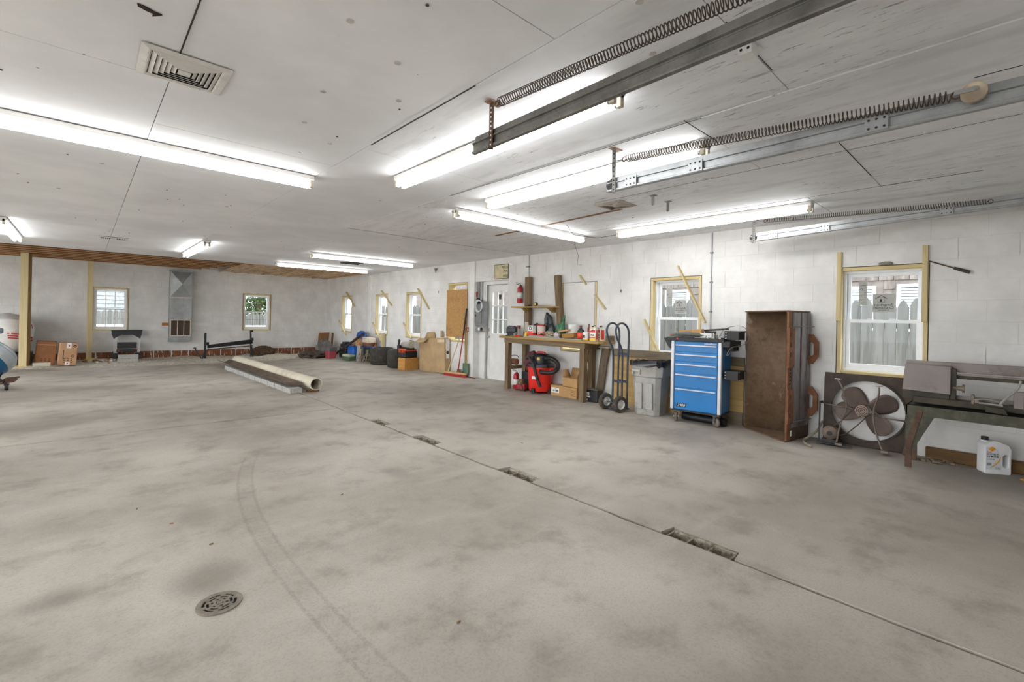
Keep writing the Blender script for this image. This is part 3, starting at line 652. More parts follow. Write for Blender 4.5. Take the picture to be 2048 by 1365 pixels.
o = thing('ceiling_vent', 'slim white ceiling register with dark slots at far left', 'vent', (.36, 10.35, ZC-.006)); MB().bx(-.19, .19, -.11, .11, -.012, 0).build('vent_frame', VENT, o, bevel=.004)
for k in range(5):
    for s in (-1, 1): MB().bx(s*(.05+k*.024)-.006, s*(.05+k*.024)+.006, -.07, .07, -.014, -.011).build('slot', DARK, o)
o = thing('ceiling_opening', 'small open vent cut-out between the two far right light fixtures', 'vent', (4.6, 10.55, ZC-.004)); MB().bx(-.2, .2, -.13, .13, -.004, 0).build('dark_void', M('duct_dark', (110, 112, 116), .8), o); MB().bx(-.22, .22, -.14, -.125, -.02, 0).build('lip', DSTEEL, o); MB().bx(-.22, .22, .125, .14, -.02, 0).build('lip', DSTEEL, o)
# ------------------------------------------------------------------ overhead door tracks with springs
def strap(mb, x, y, z0, z1, n, w=.032):
    return mb.bx(x-.0015, x+.0015, y-w/2, y+w/2, z0, z1).bx(x-.0015, x-.0015+w, y+w/2-.003, y+w/2, z0, z1)
def track(lab, x, y1, z, rise, spring, hanger_y, dark, plates, pulley, y0=-1.25):
    """C-shaped track along y with angle, hanger, splice plates and a long coil spring"""
    o = thing('door_track', lab, 'door track', (x, y1, z), 0, 'overhead door tracks')
    m = DGALV if dark else GALV; L = y1-y0
    def Z(y): return rise*(-y)/2.1      # local y runs 0 .. -L
    prof = [(.012, 0), (-.012, 0), (-.016, .006), (-.016, .014), (-.002, .02), (-.002, .055), (-.014, .06), (-.014, .066), (.012, .066), (.012, .062), (.002, .055), (.002, .02), (.012, .012)]
    mb = MB(); n = len(prof); vs = [(px, yy, pz+Z(yy)) for yy in (0, -L) for px, pz in prof]
    mb.add(vs, [list(range(n)), list(range(n, 2*n))[::-1]]+[(k, (k+1) % n, n+(k+1) % n, n+k) for k in range(n)]); mb.build('track', m, o, smooth=25)
    ang = MB(); vs = [(px, yy, pz+Z(yy)) for yy in (-.02, -L) for px, pz in ((-.004, .05), (-.004, .10), (.034, .10), (.034, .097), (0, .097), (0, .05))]; n = 6
    ang.add(vs, [list(range(n)), list(range(n, 2*n))[::-1]]+[(k, (k+1) % n, n+(k+1) % n, n+k) for k in range(n)]); ang.build('track_angle', m, o, smooth=0)
    hg = MB(); strap(hg, -.018, hanger_y, -.01, ZC-z+.0, 1); hb = hg.build('hanger_strap', RUSTY if dark else DGALV, o)
    for k in range(9):
        zz = .01+k*(ZC-z-.02)/9; MB().cyl((-.021, hanger_y, zz), (-.0185, hanger_y, zz), .005, n=8).build('strap_hole', PAPER if dark else DARK, hb)
    MB().box((0, hanger_y, ZC-z-.004), (.10, .05, .006)).build('ceiling_bracket', RUST('rusty_patch', [(110, 66, 40), (150, 110, 80), (200, 180, 160)], 20), o)
    for py in plates:
        pl_ = MB().bx(-.022, -.0165, py-.045, py+.045, .005+Z(py), .075+Z(py)).build('splice_plate', m, o)
        for a in (-.03, 0, .03):
            for b in (.02, .06): MB().cyl((-.0245, py+a, b+Z(py)), (-.022, py+a, b+Z(py)), .0055, n=8).build('bolt', DSTEEL, pl_)
    MB().cyl((-.01, -.03, .05), (.05, -.03, .05), .04, n=16).build('end_stop', DSTEEL, o) if not dark else None
    s0, s1, sz0, sz1, sx0, sx1, coils, rad = spring; pts = []; N = coils*12
    for k in range(N+1):
        t = k/N; a = 2*PI*coils*t; y = s0+(s1-s0)*t; xx = sx0+(sx1-sx0)*t; zz = sz0+(sz1-sz0)*t
        pts.append((xx-x+rad*math.cos(a), y-y1, zz-z+rad*math.sin(a)))
    MB().tube(pts, .0028, 5).build('coil_spring', M('spring_steel', (92, 80, 70), .5, .6, var=.2), o)
    for (e, zz, sx, dr) in ((s0, sz0, sx0, 1), (s1, sz1, sx1, -1)):
        MB().tube([(sx-x+.016*math.cos(a/8*2*PI)*0, e-y1+dr*.02+.016*math.cos(a/8*2*PI), zz-z+.016*math.sin(a/8*2*PI)) for a in range(8)], .004, 6, True).build('spring_hook', RUSTY, o)
    MB().tube([(sx0-x, s0-y1+.035, sz0-z), (-.01, hanger_y+.005, sz0-z+.02)], .003, 6).build('hook_wire', RUSTY, o)
    if pulley:
        py = s1-.075; T = frame((0,1,0), (0,0,1), (sx1-x-.01, py-y1, sz1-z-.01))
        pu = MB().lathe([(.006, -.006), (.028, -.006), (.038, -.010), (.042, -.010), (.036, -.001), (.036, .001), (.042, .010), (.038, .010), (.028, .006), (.006, .006)], 28, T).build('pulley', M('pulley_metal', (186, 170, 150), .4, .6, var=.15), o)
        MB().bar((sx1-x-.026, s1-y1-.015, sz1-z), (sx1-x-.026, py-y1-.012, sz1-z), .018, .004, (1,0,0)).build('pulley_fork', STEEL, o); MB().cyl((sx1-x-.034, py-y1, sz1-z), (sx1-x+.01, py-y1, sz1-z), .009, n=6).build('pulley_bolt', STEEL, o)
        MB().tube([(sx1-x-.01, py-y1, sz1-z+.05), (sx1-x, -1.3-y1, sz1-z+.06)], .0018, 5).build('lift_cable', DSTEEL, o)
    return o
track('dark galvanised overhead door track with long spring, nearest the viewer', 1.70, 2.215, 2.272, .018, (1.94, -.9, 2.485, 2.365, 1.662, 1.662, 170, .024), -.18, True, (), False)
track('galvanised door track with spring and round pulley, middle of three', 2.775, 2.02, 2.222, .0, (1.84, .215, 2.418, 2.296, 2.735, 2.735, 92, .023), -.06, False, (-.20, -.66, -1.55), True)
track('galvanised door track with spring close to the right wall', 5.80, 2.16, 2.262, .078, (1.98, .20, 2.49, 2.405, 5.79, 5.79, 100, .022), -.04, False, (-.25, -.75, -1.7), False)
for i, (x, y, l) in enumerate(((4.04, 2.41, .09), (4.34, 2.42, .10))):
    o = MB(); strap(o, 0, 0, -l, 0, 1, .028); o.bx(-.02, .03, -.03, .03, -.004, 0); o = o.build('hanger_stub', DGALV); o.location = (x, y, ZC-.006); tag(o, ('short perforated hanger stub beside the stained vent, left one', 'short perforated hanger stub to the right of the stained vent')[i], 'hanger')
o = thing('ceiling_bracket', 'white painted metal bracket screwed to the ceiling behind the nearest track', 'bracket', (2.14, .82, ZC-.006)); MB().bx(-.05, .02, -.03, .03, -.05, 0).build('bracket_body', WHITE, o, bevel=.004); MB().bx(.02, .06, -.035, .035, -.006, 0).build('flange', WHITE, o)
for s in (-.015, .015): MB().cyl((-.052, s, -.03), (-.05, s, -.03), .006, n=8).build('bolt_hole', DARK, o)
o = MB().tube([(4.5, 3.9, ZC-.02), (4.75, 4.0, ZC-.10), (5.2, 3.95, ZC-.09), (5.3, 3.70, ZC-.06)], .003, 6).build('loose_wire', DSTEEL); tag(o, 'thin grey wire sagging between the ceiling and the light by the right wall', 'wire')
o = MB().tube([(5.35, 4.5, ZC-.02), (5.9, 4.9, 2.45), (6.2, 5.1, 2.4), (6.235, 5.15, 2.25), (6.235, 5.05, 2.24)], .0025, 6).build('loose_wire', DSTEEL); tag(o, 'thin wire hanging down the wall above the workbench', 'wire')
# ------------------------------------------------------------------ wall conduits, meter board, sign, extinguisher
def conduit(lab, y, z0, z1, r=.011, x=None, m=None, clips=2):
    x = x or XW-r-.003; o = thing('conduit', lab, 'conduit', (x, y, z0)); MB().cyl((0,0,0), (0,0,z1-z0), r, n=10).build('pipe', m or GALV, o)
    for k in range(clips):
        z = (z1-z0)*(k+.6)/(clips+.3); MB().bx(-r-.003, r+.003, -r-.012, r+.012, z, z+.018).build('clip', DGALV, o)
    return o
conduit('thin grey conduit running down the wall behind the blue cabinet', 2.82, 1.20, ZC-.01, .009, clips=3)
conduit('white painted pipe above the workbench post', 6.34, 2.08, ZC-.01, .022, m=WHITE, clips=1)
mb_ = thing('electric_panel', 'grey electrical breaker panel with open meter below, beside the glazed door', 'electric panel', (XW+.12, 7.88, 1.13))
PG = M('panel_grey', (128, 130, 130), .5, var=.1, scale=8, bump=.05)
MB().bx(-.10, 0, -.19, .19, 0, .53).build('panel_box', PG, mb_, bevel=.006); pd = MB().bx(-.112, -.10, -.12, .12, .06, .40).build('panel_door', PG, mb_, bevel=.004); MB().bx(-.118, -.112, .07, .1, .2, .24).build('latch', DSTEEL, pd)
MB().bx(-.09, 0, -.17, .12, -.13, -.01).build('meter_box', M('old_grey', (150, 148, 144), .6, dirt=(90, 60, 48), dirt_amt=.4), mb_, bevel=.005)
for y in (-.02, -.1): MB().cyl((-.10, y, -.07), (-.09, y, -.07), .035, n=16).build('socket_face', VINYL if y > -.05 else DSTEEL, mb_)
MB().bx(-.09, 0, .08, .2, .44, .60).build('disconnect_box', M('switch_grey', (84, 86, 88), .5), mb_, bevel=.004); MB().bx(-.10, 0, .09, .2, .62, .74).build('red_switch_box', M('switch_red', (196, 70, 52), .5, dirt=(120, 90, 80), dirt_amt=.3), mb_, bevel=.004)
tag(MB().bx(-.06, .08, .04, .18, .60, ZC-1.13-.01).build('cable_trunk', M('trunk_grey', (160, 160, 158), .5), mb_, bevel=.004), 'tall light grey cable trunk')
for i, (y, r) in enumerate(((-.01, .014), (-.11, .016), (-.16, .012), (.03, .01))): MB().cyl((-.02, y, .53), (-.02, y, ZC-1.135), r, n=10).build('riser_pipe', WHITE if i else GALV, mb_)
MB().tube([(-.05, .02, ZC-1.14), (-.07, .07, 1.15), (-.07, .12, .95), (-.07, .12, .75), (-.06, .10, .55)], .011, 8).build('black_cable', BLACK, mb_)
MB().ell((-.10, .0, .52), (.04, .07, .05), 12, 8, jit=.1).build('cable_clump', BLACK, mb_)
o = MB()
for k in range(4):
    r = .105+.006*k; o.tube([(-.012*k+random.uniform(-.004,.004), r*math.cos(a*PI/14), r*math.sin(a*PI/14)*1.05) for a in range(28)], .006, 6, True)
o = o.build('cable_coil', VINYL); o.location = (XW-.03, 7.80, 1.555); tag(o, 'coil of white cable hanging on the grey breaker panel', 'cable')
sg = thing('phone_sign', 'small cream metal sign with faded black lettering above the door', 'sign', (XW-.012, 7.13, 2.25)); SGN = M('sign_cream', (206, 194, 156), .6, var=.12, scale=14, dirt=(170, 150, 110), dirt_amt=.25)
MB().bx(0, .008, -.215, .215, -.145, .145).build('sign_plate', SGN, sg, bevel=.002)
for (a, b, c, e) in ((-.22, .22, .138, .148), (-.22, .22, -.148, -.138), (-.22, -.21, -.148, .148), (.21, .22, -.148, .148)): MB().bx(-.004, .01, a, b, c, e).build('sign_frame', DSTEEL, sg)
TS = lambda y, z: frame((0,-1,0), (0,0,1), (-.0015, y, z)); FADE = M('faded_ink', (168, 154, 118), .7, var=.2, scale=60)
text('lettering', 'POLIS', .075, INK, sg, TS(-.205, .08), align='RIGHT'); text('lettering', 'A', .075, FADE, sg, TS(.17, .08)); text('lettering', ', MA', .075, INK, sg, TS(-.19, 0), align='RIGHT'); text('lettering', '4458', .075, INK, sg, TS(-.205, -.09), align='RIGHT'); text('lettering', '5', .075, FADE, sg, TS(.18, -.09)); text('lettering', '-', .075, FADE, sg, TS(-.03, -.09))
def extinguisher(lab, loc, rz=0, s=1.0):
    o = thing('fire_extinguisher', lab, 'fire extinguisher', loc, rz); EXR = M('extinguisher_red', (178, 32, 40), .35, var=.08, bump=.02)
    b = MB().lathe([(0,0),(.05*s,0),(.055*s,.01),(.055*s,.27*s),(.048*s,.30*s),(.02*s,.325*s),(.018*s,.34*s)], 18).build('cylinder', EXR, o)
    MB().lathe([(.0556*s,.09*s),(.0556*s,.2*s)], 18, close=False).build('paper_label', PAPER, o, thick=.0006)
    MB().cyl((0,0,.335*s), (0,0,.37*s), .016*s, n=10).build('valve', STEEL, o); MB().bar((0,0,.36*s), (-.02*s,.075*s,.37*s), .014*s, .012*s).bar((0,0,.375*s), (-.02*s,.08*s,.40*s), .014*s, .01*s).build('lever', BLACK, o)
    MB().tube([(-.015*s,-.02*s,.35*s), (-.03*s,-.06*s,.31*s), (-.03*s,-.066*s,.2*s), (-.03*s,-.06*s,.1*s)], .008*s, 7).build('hose', BLACK, o); return o
extinguisher('red fire extinguisher hung on the wall beside the bench post', (XW-.07, 6.50, 1.60), .3)
o = MB().add([(0,-.09,.04),(0,.07,.05),(0,.02,-.06)], [(0,1,2)]).build('bare_patch', M('bare_block', (130, 126, 120), .9), WR, thick=.004); o.location = (XW-.003, 9.53, 2.43)
for (y, z) in ((4.26, 1.77), (3.3, 1.2), (9.4, 1.9)):
    MB().ell((0,0,0), (.006, .02, .03), 8, 5).build('wall_scar', M('bare_block', (130, 126, 120), .9), WR).location = (XW-.003, y, z)
# ------------------------------------------------------------------ floor drain
dr = thing('floor_drain', 'round slotted cast iron floor drain in the near slab', 'drain', (.47, 2.405, -.004)); IRON = RUST('cast_iron', [(110, 102, 92), (140, 130, 118), (160, 150, 138)], 30)
MB().cyl((0,0,.0), (0,0,.0012), .082, n=40).build('drain_pit', DARK, dr)
gm = MB()
def arc(r0, r1, a0, a1, k=6):
    vs = []; 
    for i in range(k+1):
        a = a0+(a1-a0)*i/k; c, s = math.cos(a), math.sin(a); vs += [(r0*c, r0*s, .0012), (r1*c, r1*s, .0012), (r1*c, r1*s, .006), (r0*c, r0*s, .006)]
    fs = [(4*i+j, 4*i+(j+1) % 4, 4*i+4+(j+1) % 4, 4*i+4+j) for i in range(k) for j in range(4)]+[(0,1,2,3), (4*k+3, 4*k+2, 4*k+1, 4*k)]; gm.add(vs, fs)
for (r0, r1) in ((0, .011), (.016, .024), (.034, .040), (.051, .057), (.068, .090)): arc(max(r0, .0005), r1, 0, 2*PI-.0001, 40)
for (r0, r1, nb, ph) in ((.010, .017, 4, .3), (.023, .035, 6, .1), (.039, .052, 6, .4), (.056, .069, 6, .1)):
    for k in range(nb): a = ph+2*PI*k/nb; w = .16 if r0 > .03 else .3; arc(r0, r1, a-w, a+w, 3)
gm.build('grate', IRON, dr, smooth=30)
# ------------------------------------------------------------------ blue tool cabinet on casters
BLUE = M('cabinet_blue', (0, 116, 186), .32, var=.05, scale=3, bump=.01); SILV = M('silver_trim', (196, 198, 204), .35, .3, var=.05, bump=0)
tc = thing('tool_cabinet', 'bright blue five-drawer tool cabinet with silver corner posts on casters', 'tool cabinet', (5.935, 2.79, 0), R(4.9))
W2, D2 = .32, .20
MB().bx(-D2+.012, D2, -W2+.02, W2-.02, .165, 1.055).build('cabinet_body', BLUE, tc, bevel=.004)
for s in (-1, 1): MB().bx(-D2-.012, -D2+.035, s*W2-(.045 if s > 0 else 0), s*W2+(0 if s > 0 else .045), .165, 1.06).build('corner_post', SILV, tc, bevel=.008)
zz = [.172, .482, .634, .66, .79, .905, 1.05]
drawers = [(.175, .455), (.46, .625), (.655, .785), (.79, .90), (.905, 1.045)]
drawers = [(.172, .452), (.457, .640), (.652, .790), (.794, .915), (.919, 1.05)]
hz = [.435, .622, .755, .882, 1.005]
for (a, b), h in zip(drawers, hz):
    dw = MB().bx(-D2, -D2+.02, -W2+.052, W2-.052, a, b).build('drawer', BLUE, tc, bevel=.003)
    MB().bx(-D2-.022, -D2-.002, -W2+.062, W2-.062, h-.012, h+.004).build('handle', SILV, dw, bevel=.004)
MB().bx(-D2, D2, -W2+.02, W2-.02, .145, .165).build('base_skirt', BLACK, tc)
TF = lambda y, z, x=-D2-.001: frame((0,-1,0), (0,0,1), (x, y, z))
text('lettering', 'JohnBean', .036, VINYL, tc, TF(-W2+.065, 1.032), align='RIGHT', sx=1.15, spacing=.95)
MB().prism([(0,0),(.02,.05),(.14,.05),(.13,0)], 0, .0008, TF(W2-.075, .20)).build('model_badge', INK, tc); MB().prism([(-.018,0),(-.008,.012),(-.02,.05),(-.03,.05)], 0, .001, TF(W2-.085, .20)).build('model_badge', M('badge_blue', (0, 80, 140), .4), tc)
text('lettering', '3400', .046, VINYL, tc, TF(W2-.145, .224, -D2-.002), sx=1.1, shear=.25)
# moulded black top with rims and side bins
tt = MB().bx(-D2-.03, D2+.02, -W2-.03, W2+.045, 1.055, 1.075).bx(-D2-.03, -D2-.01, -W2-.03, W2+.045, 1.075, 1.105).bx(D2, D2+.02, -W2-.03, W2+.045, 1.075, 1.105).bx(-D2-.03, D2+.02, W2+.025, W2+.045, 1.075, 1.105).bx(-D2-.03, D2+.02, -W2-.03, -W2-.01, 1.075, 1.105).build('top_tray', BLACK, tc, bevel=.004)
MB().cyl((-D2-.033, W2-.09, 1.085), (-D2-.03, W2-.09, 1.085), .011, n=12).build('red_lock', RED, tt)
MB().bx(-D2-.02, D2, -W2-.1, -W2-.01, 1.0, 1.075).build('side_bin', BLACK, tc, bevel=.006)
for k in range(3): MB().prism([(0,0),(.055,0),(.04,-.05),(.015,-.05)], -.04, .04, frame((1,0,0), (0,0,1), (-.12+k*.1, -W2-.06, 1.0))).build('tool_pocket', BLACK, tc)
MB().prism([(0, 1.09), (.10, 1.09), (.03, .97), (0, .95)], -D2+.02, D2, frame((0,1,0), (0,0,1), (0, W2+.02, 0))).build('side_wing', BLACK, tc)
for (z, nm) in ((1.09, 'upper'), (.60, 'lower')):      # folding shelves on the right flank
    b = MB(); b.bx(-.13, .11, -W2-.17, -W2, z+.10, z+.112).bx(-.13, -.12, -W2-.17, -W2, z, z+.112).bx(.10, .11, -W2-.17, -W2, z, z+.112); sh = b.build('side_shelf', BLACK, tc, bevel=.003)
    for k in range(4): MB().bx(-.122, .102, -W2-.165+k*.045, -W2-.155+k*.045, z+.005, z+.10).build('shelf_rib', M('rib_grey', (52, 52, 56), .5), sh)
    MB().cyl((-.13, -W2-.18, z+.106), (.11, -W2-.18, z+.106), .009, n=10).build('shelf_edge', BLACK, sh)
    for k in range(3): MB().cyl((-.134, -W2-.02, z+.02+k*.035), (-.13, -W2-.02, z+.02+k*.035), .006, n=8).build('screw', STEEL, sh)
for (x, y, a) in ((-D2+.05, W2-.06, .3), (-D2+.05, -W2+.07, 1.0), (D2-.06, W2-.06, .2), (D2-.06, -W2+.07, .1)):
    T = Matrix.Translation((x, y, .06)) @ Matrix.Rotation(a, 4, 'Z'); ca = MB().box((0,0,.077), (.075, .07, .012), T=T).box((.0, .03, .045), (.035, .004, .07), T=T).box((0, -.03, .045), (.035, .004, .07), T=T).build('caster', DGALV, tc)
    MB().lathe([(.012,-.018),(.05,-.018),(.06,-.01),(.06,.01),(.05,.018),(.012,.018)], 22, T @ frame((1,0,0), (0,0,1), (0,0,0))).build('caster_wheel', M('caster_grey', (112, 100, 94), .5, var=.2), ca); MB().cyl(T @ Vector((0,-.034,0)), T @ Vector((0,.034,0)), .012, n=8).build('axle', STEEL, ca)
def on_cab(x, y, z): return tc.matrix_basis @ Vector((x, y, z))
bpy.context.view_layer.update()
TOPZ = 1.078
o = MB().box((0,0,.035), (.10, .30, .07)).build('long_carton', CARD, bevel=.002); o.location = on_cab(-.02, .13, TOPZ+.055); o.rotation_euler = (R(-5), 0, R(4.9)); tag(o, 'long orange-brown carton lying tilted on the blue cabinet', 'carton')
MB().bx(-.0515, -.0502, -.0, .12, .012, .055).build('grey_mark', M('grey_blot', (140, 130, 124), .8), o); MB().bx(-.0512, -.0502, -.02, -.017, 0, .07).build('flap_line', INK, o)
o = MB().tube([(0, .28, .02), (0, .22, .032), (0, .05, .036), (0, -.06, .03), (0, -.12, .026)], [.012, .022, .026, .024, .014], 12).build('caulk_gun_tube', M('grey_green', (92, 92, 86), .6)); o.location = on_cab(-.13, .06, TOPZ+.03); o.rotation_euler = (0,0,R(4.9)); tag(o, 'dark grey padded tube with red tip along the cabinet top edge', 'tube'); MB().ell((0, .29, .018), (.012, .025, .012), 10, 6).build('red_tip', M('dull_red', (168, 84, 72), .6), o)
o = MB().tube([(0, .07, 0), (0, -.07, 0)], .016, 12).build('grey_cylinder', M('grey_tube', (140, 142, 138), .5)); o.location = on_cab(-.19, -.05, TOPZ+.018); o.rotation_euler = (0,0,R(4.9)); tag(o, 'short grey cylinder at the front of the cabinet top', 'cylinder')
o = thing('parts_carton', 'small carton with dark scribbled print on the cabinet top', 'carton', on_cab(-.09, -.10, TOPZ), R(4.9)); MB().bx(-.05, .05, -.07, .07, 0, .085).build('carton_body', PAPER, o)
sc_ = MB(); 
for k in range(16): a = random.uniform(-.06, .06); b = random.uniform(.01, .075); sc_.tube([(-.0512, a, b), (-.0512, a+random.uniform(-.03,.03)*.6, b+random.uniform(-.02,.02)*.4), (-.0512, max(-.065, min(.065, a+random.uniform(-.04,.04))), max(.008, min(.078, b+random.uniform(-.02,.02))))], .0025, 4)
sc_.build('print', INK, o)
o = thing('clamp_cluster', 'cluster of chrome fittings standing on the cabinet top', 'fittings', on_cab(-.10, -.235, TOPZ), R(4.9))
for k in range(7): 
    y = -.035+k*.014; MB().cyl((random.uniform(-.03,.03), y, 0), (random.uniform(-.03,.03), y, .05+random.random()*.05), .006+random.random()*.006, n=10).build('fitting', STEEL if k % 2 else M('pale_fitting', (206, 204, 196), .5), o)
o = MB().bar((0, .18, 0), (0, -.16, .03), .05, .022).build('black_channel', BLACK, bevel=.003); o.location = on_cab(.09, -.14, TOPZ+.115); o.rotation_euler = (0,0,R(4.9)); tag(o, 'black metal channel laid across the things on the cabinet', 'channel')
o = MB().box((0,0,.055), (.14, .10, .11)).build('black_case', BLACK, bevel=.004); o.location = on_cab(.09, -.08, TOPZ); o.rotation_euler = (0,0,R(4.9)); tag(o, 'black plastic case under the metal channel on the cabinet', 'case')
o = thing('gate_tool', 'yellow and black clip tool on the cabinet edge', 'hand tool', on_cab(-.17, -.27, TOPZ), R(14)); MB().bar((0,.03,.012), (0,-.05,.014), .014, .01).build('yellow_grip', M('yellow', (236, 196, 40), .5), o); MB().bar((.02,.02,.008), (.01,-.05,.008), .012, .01).build('yellow_grip', M('yellow', (236, 196, 40), .5), o)
pts = [(-.17, -.27, TOPZ+.035), (-.10, -.32, TOPZ+.15), (-.02, -.46, TOPZ+.19), (.02, -.54, TOPZ+.14), (.03, -.56, TOPZ+.06), (.0, -.54, TOPZ-.02), (-.12, -.50, TOPZ-.05), (-.26, -.44, TOPZ-.08), (-.27, -.40, TOPZ-.17), (-.25, -.46, TOPZ-.12)]
def smooth_pts(p, n=6):
    p = [Vector(q) for q in p]; out = []
    for i in range(len(p)-1):
        a, b, c, d_ = p[max(i-1, 0)], p[i], p[i+1], p[min(i+2, len(p)-1)]
        for k in range(n):
            t = k/n; out.append(.5*((2*b)+(-a+c)*t+(2*a-5*b+4*c-d_)*t*t+(-a+3*b-3*c+d_)*t**3))
    return out+[p[-1]]
o = MB().tube(smooth_pts([on_cab(*q) for q in pts]), .0035, 6).build('power_cord', M('cord_grey', (110, 106, 100), .5)); tag(o, 'grey cord looping off the right side of the blue cabinet', 'cord')
o = MB().tube(smooth_pts([on_cab(.02, -.52, 1.08), on_cab(.02, -.535, .9), on_cab(.05, -.525, .73)]), .004, 6).build('power_cord', DSTEEL); tag(o, 'dark cord hanging straight down beside the blue cabinet', 'cord')

# ------------------------------------------------------------------ plank partition leaning behind cabinet: weathered board on plywood
PLY = WOOD('plywood', (172, 138, 84), (200, 168, 110), 'y', .5); 
o = MB().bx(6.205, 6.22, 2.36, 4.36, .0, .74).build('plywood_sheet', PLY); tag(o, 'long plywood sheet leaning along the wall behind the cabinet and trash can', 'board')
o = MB().bx(6.20, 6.235, 2.36, 4.36, .742, .86).build('grey_plank', WOOD('grey_plank', (104, 92, 74), (132, 118, 96), 'y')); tag(o, 'weathered grey plank along the top of the plywood behind the trash can', 'plank')
o = MB().bx(6.18, 6.20, 2.36, 3.2, .0, .16).build('grey_plank', WOOD('grey_plank', (104, 92, 74), (132, 118, 96), 'y')); tag(o, 'weathered plank on the floor under the plywood beside the blue cabinet', 'plank')
o = MB().tube([(0,0,0), (0,-.56,0)], .05, 16).build('black_cylinder', BLACK); o.location = (5.925, 3.02, .057); tag(o, 'dark metal tube lying on the floor under the blue cabinet', 'tube')

# ------------------------------------------------------------------ grey trash can with black bag
CAN = M('can_grey', (170, 168, 162), .5, var=.08, scale=6, bump=.05, dirt=(130, 126, 118), dirt_amt=.2)
cn = thing('trash_can', 'grey square plastic trash can lined with a black bag', 'trash can', (5.915, 3.50, 0), R(8))
def sqr(w, z, c=.3):
    return [(sx*(w-(c*w if k else 0)), sy*(w-(0 if k else c*w)), z) for sx, sy, k in ((1,-1,0),(1,1,0),(1,1,1),(-1,1,1),(-1,1,0),(-1,-1,0),(-1,-1,1),(1,-1,1))]
def loft(mb, rings, cap0=True, cap1=True):
    n = len(rings[0]); vs = [p for r in rings for p in r]; fs = [(i*n+k, i*n+(k+1) % n, (i+1)*n+(k+1) % n, (i+1)*n+k) for i in range(len(rings)-1) for k in range(n)]
    if cap0: fs.append(list(range(n))[::-1])
    if cap1: fs.append(list(range((len(rings)-1)*n, len(rings)*n)))
    return mb.add(vs, fs)
loft(MB(), [sqr(.175, .0), sqr(.18, .02), sqr(.205, .53), sqr(.222, .535), sqr(.228, .69), sqr(.236, .70), sqr(.236, .725), sqr(.215, .725), sqr(.20, .45)], True, True).build('bin', CAN, cn, bevel=.008)
for (y, z0, z1) in ((-.06, .10, .46), (.09, .10, .46)): MB().bx(-.206, -.185, y-.05, y+.05, z0, z1, Matrix.Rotation(R(-3), 4, 'Y')).build('recess_panel', CAN, cn, bevel=.008)
MB().bx(-.25, -.225, .06, .18, .60, .63).bx(-.25, -.225, .06, .085, .56, .63).bx(-.25,-.225,.155,.18,.56,.63).build('handle', CAN, cn, bevel=.006)
rg = [[(x*(1+random.uniform(-.02,.05)), y*(1+random.uniform(-.02,.05)), z+random.uniform(-.015,.02)) for x, y, z in [tuple(Vector(sqr(w, zz)[k]).lerp(Vector(sqr(w, zz)[(k+1) % 8]), t)) for k in range(8) for t in (0, .33, .66)]] for w, zz in ((.245, .68), (.246, .72), (.235, .745), (.20, .735), (.18, .65))]
loft(MB(), rg, False, True).build('bin_bag', M('bin_bag', (34, 34, 38), .22, var=.2), cn)

# ------------------------------------------------------------------ hand truck
HB = M('hand_truck_blue_grey', (64, 74, 88), .4, .3, var=.2, scale=20, dirt=(110, 78, 56), dirt_amt=.2)
ht = thing('hand_truck', 'blue-grey steel hand truck with twin loop handles and pneumatic tyres', 'hand truck', (5.62, 3.955, 0), R(-15))
for y in (-.10, .10):
    p = smooth_pts([(.20, y, .05), (.20, y, .7), (.21, y, 1.05), (.19, y, 1.19), (.11, y, 1.26), (.02, y, 1.25), (-.03, y, 1.17), (-.0, y, 1.04), (.07, y, .92), (.10, y, .75), (.10, y, .1)], 5)
    MB().tube(p, .0145, 10).build('side_rail', HB, ht)
for z in (.12, .42, .82): MB().bx(.19, .205, -.10, .10, z-.018, z+.018).build('cross_strap', HB, ht); 
for z in (.12, .42): MB().bx(.095, .108, -.10, .10, z-.016, z+.016).build('cross_strap', HB, ht)
MB().bx(.02, .22, -.13, .13, .03, .045).build('toe_plate', HB, ht); MB().cyl((.02, -.18, .118), (.02, .18, .118), .010, n=10).build('axle', DGALV, ht)
TYRE = M('tyre_rubber', (66, 60, 54), .85, var=.2, scale=20, bump=.2, dirt=(112, 98, 82), dirt_amt=.35)
for y in (-.155, .155):
    T = frame((1,0,0), (0,0,1), (.02, y, .118)); wh = MB().lathe([(.066,-.032),(.09,-.038),(.108,-.032),(.118,-.014),(.118,.014),(.108,.032),(.09,.038),(.066,.032)], 28, T, False).build('tyre', TYRE, ht)
    MB().lathe([(.012,-.03),(.02,-.03),(.03,-.012),(.055,-.012),(.066,-.032),(.07,-.032),(.07,.032),(.066,.032),(.055,.012),(.03,.012),(.02,.03),(.012,.03)], 24, T).build('wheel_rim', M('rim', (206, 204, 198), .4, .3, var=.1), wh)
# battery and post beside it
o = thing('car_battery', 'black car battery with white stickers on the floor beside the bench', 'battery', (6.04, 4.60, 0), R(6)); MB().bx(-.09, .07, -.13, .13, 0, .185).build('battery_case', BLACK, o, bevel=.006); MB().bx(-.08, .06, -.12, .12, .185, .205).build('battery_lid', M('dusty_lid', (92, 84, 74), .8), o, bevel=.004)
for (a, b, c, e) in ((.02, .08, .11, .15), (.0, .09, .07, .095), (.05, .08, .02, .05)): MB().bx(-.0915, -.0902, a, b, c, e).build('sticker', PAPER, o)
o = thing('old_post', 'dark split timber post leaning between the bench and the hand truck', 'timber post', (6.06, 4.64, 0)); 
o.location = (6.185, 4.47, .0); pst = MB(); loft(pst, [[(.05*math.cos(a*PI/5)*k, .07*math.sin(a*PI/5)*k+dy, z) for a in range(10)] for k, dy, z in ((1.0, .14, .02), (1.0, .09, .3), (1.05, .05, .6), (1.1, 0, .86))]); pst.build('post_body', WOOD('split_post', (92, 78, 62), (128, 112, 92), 'z'), o)
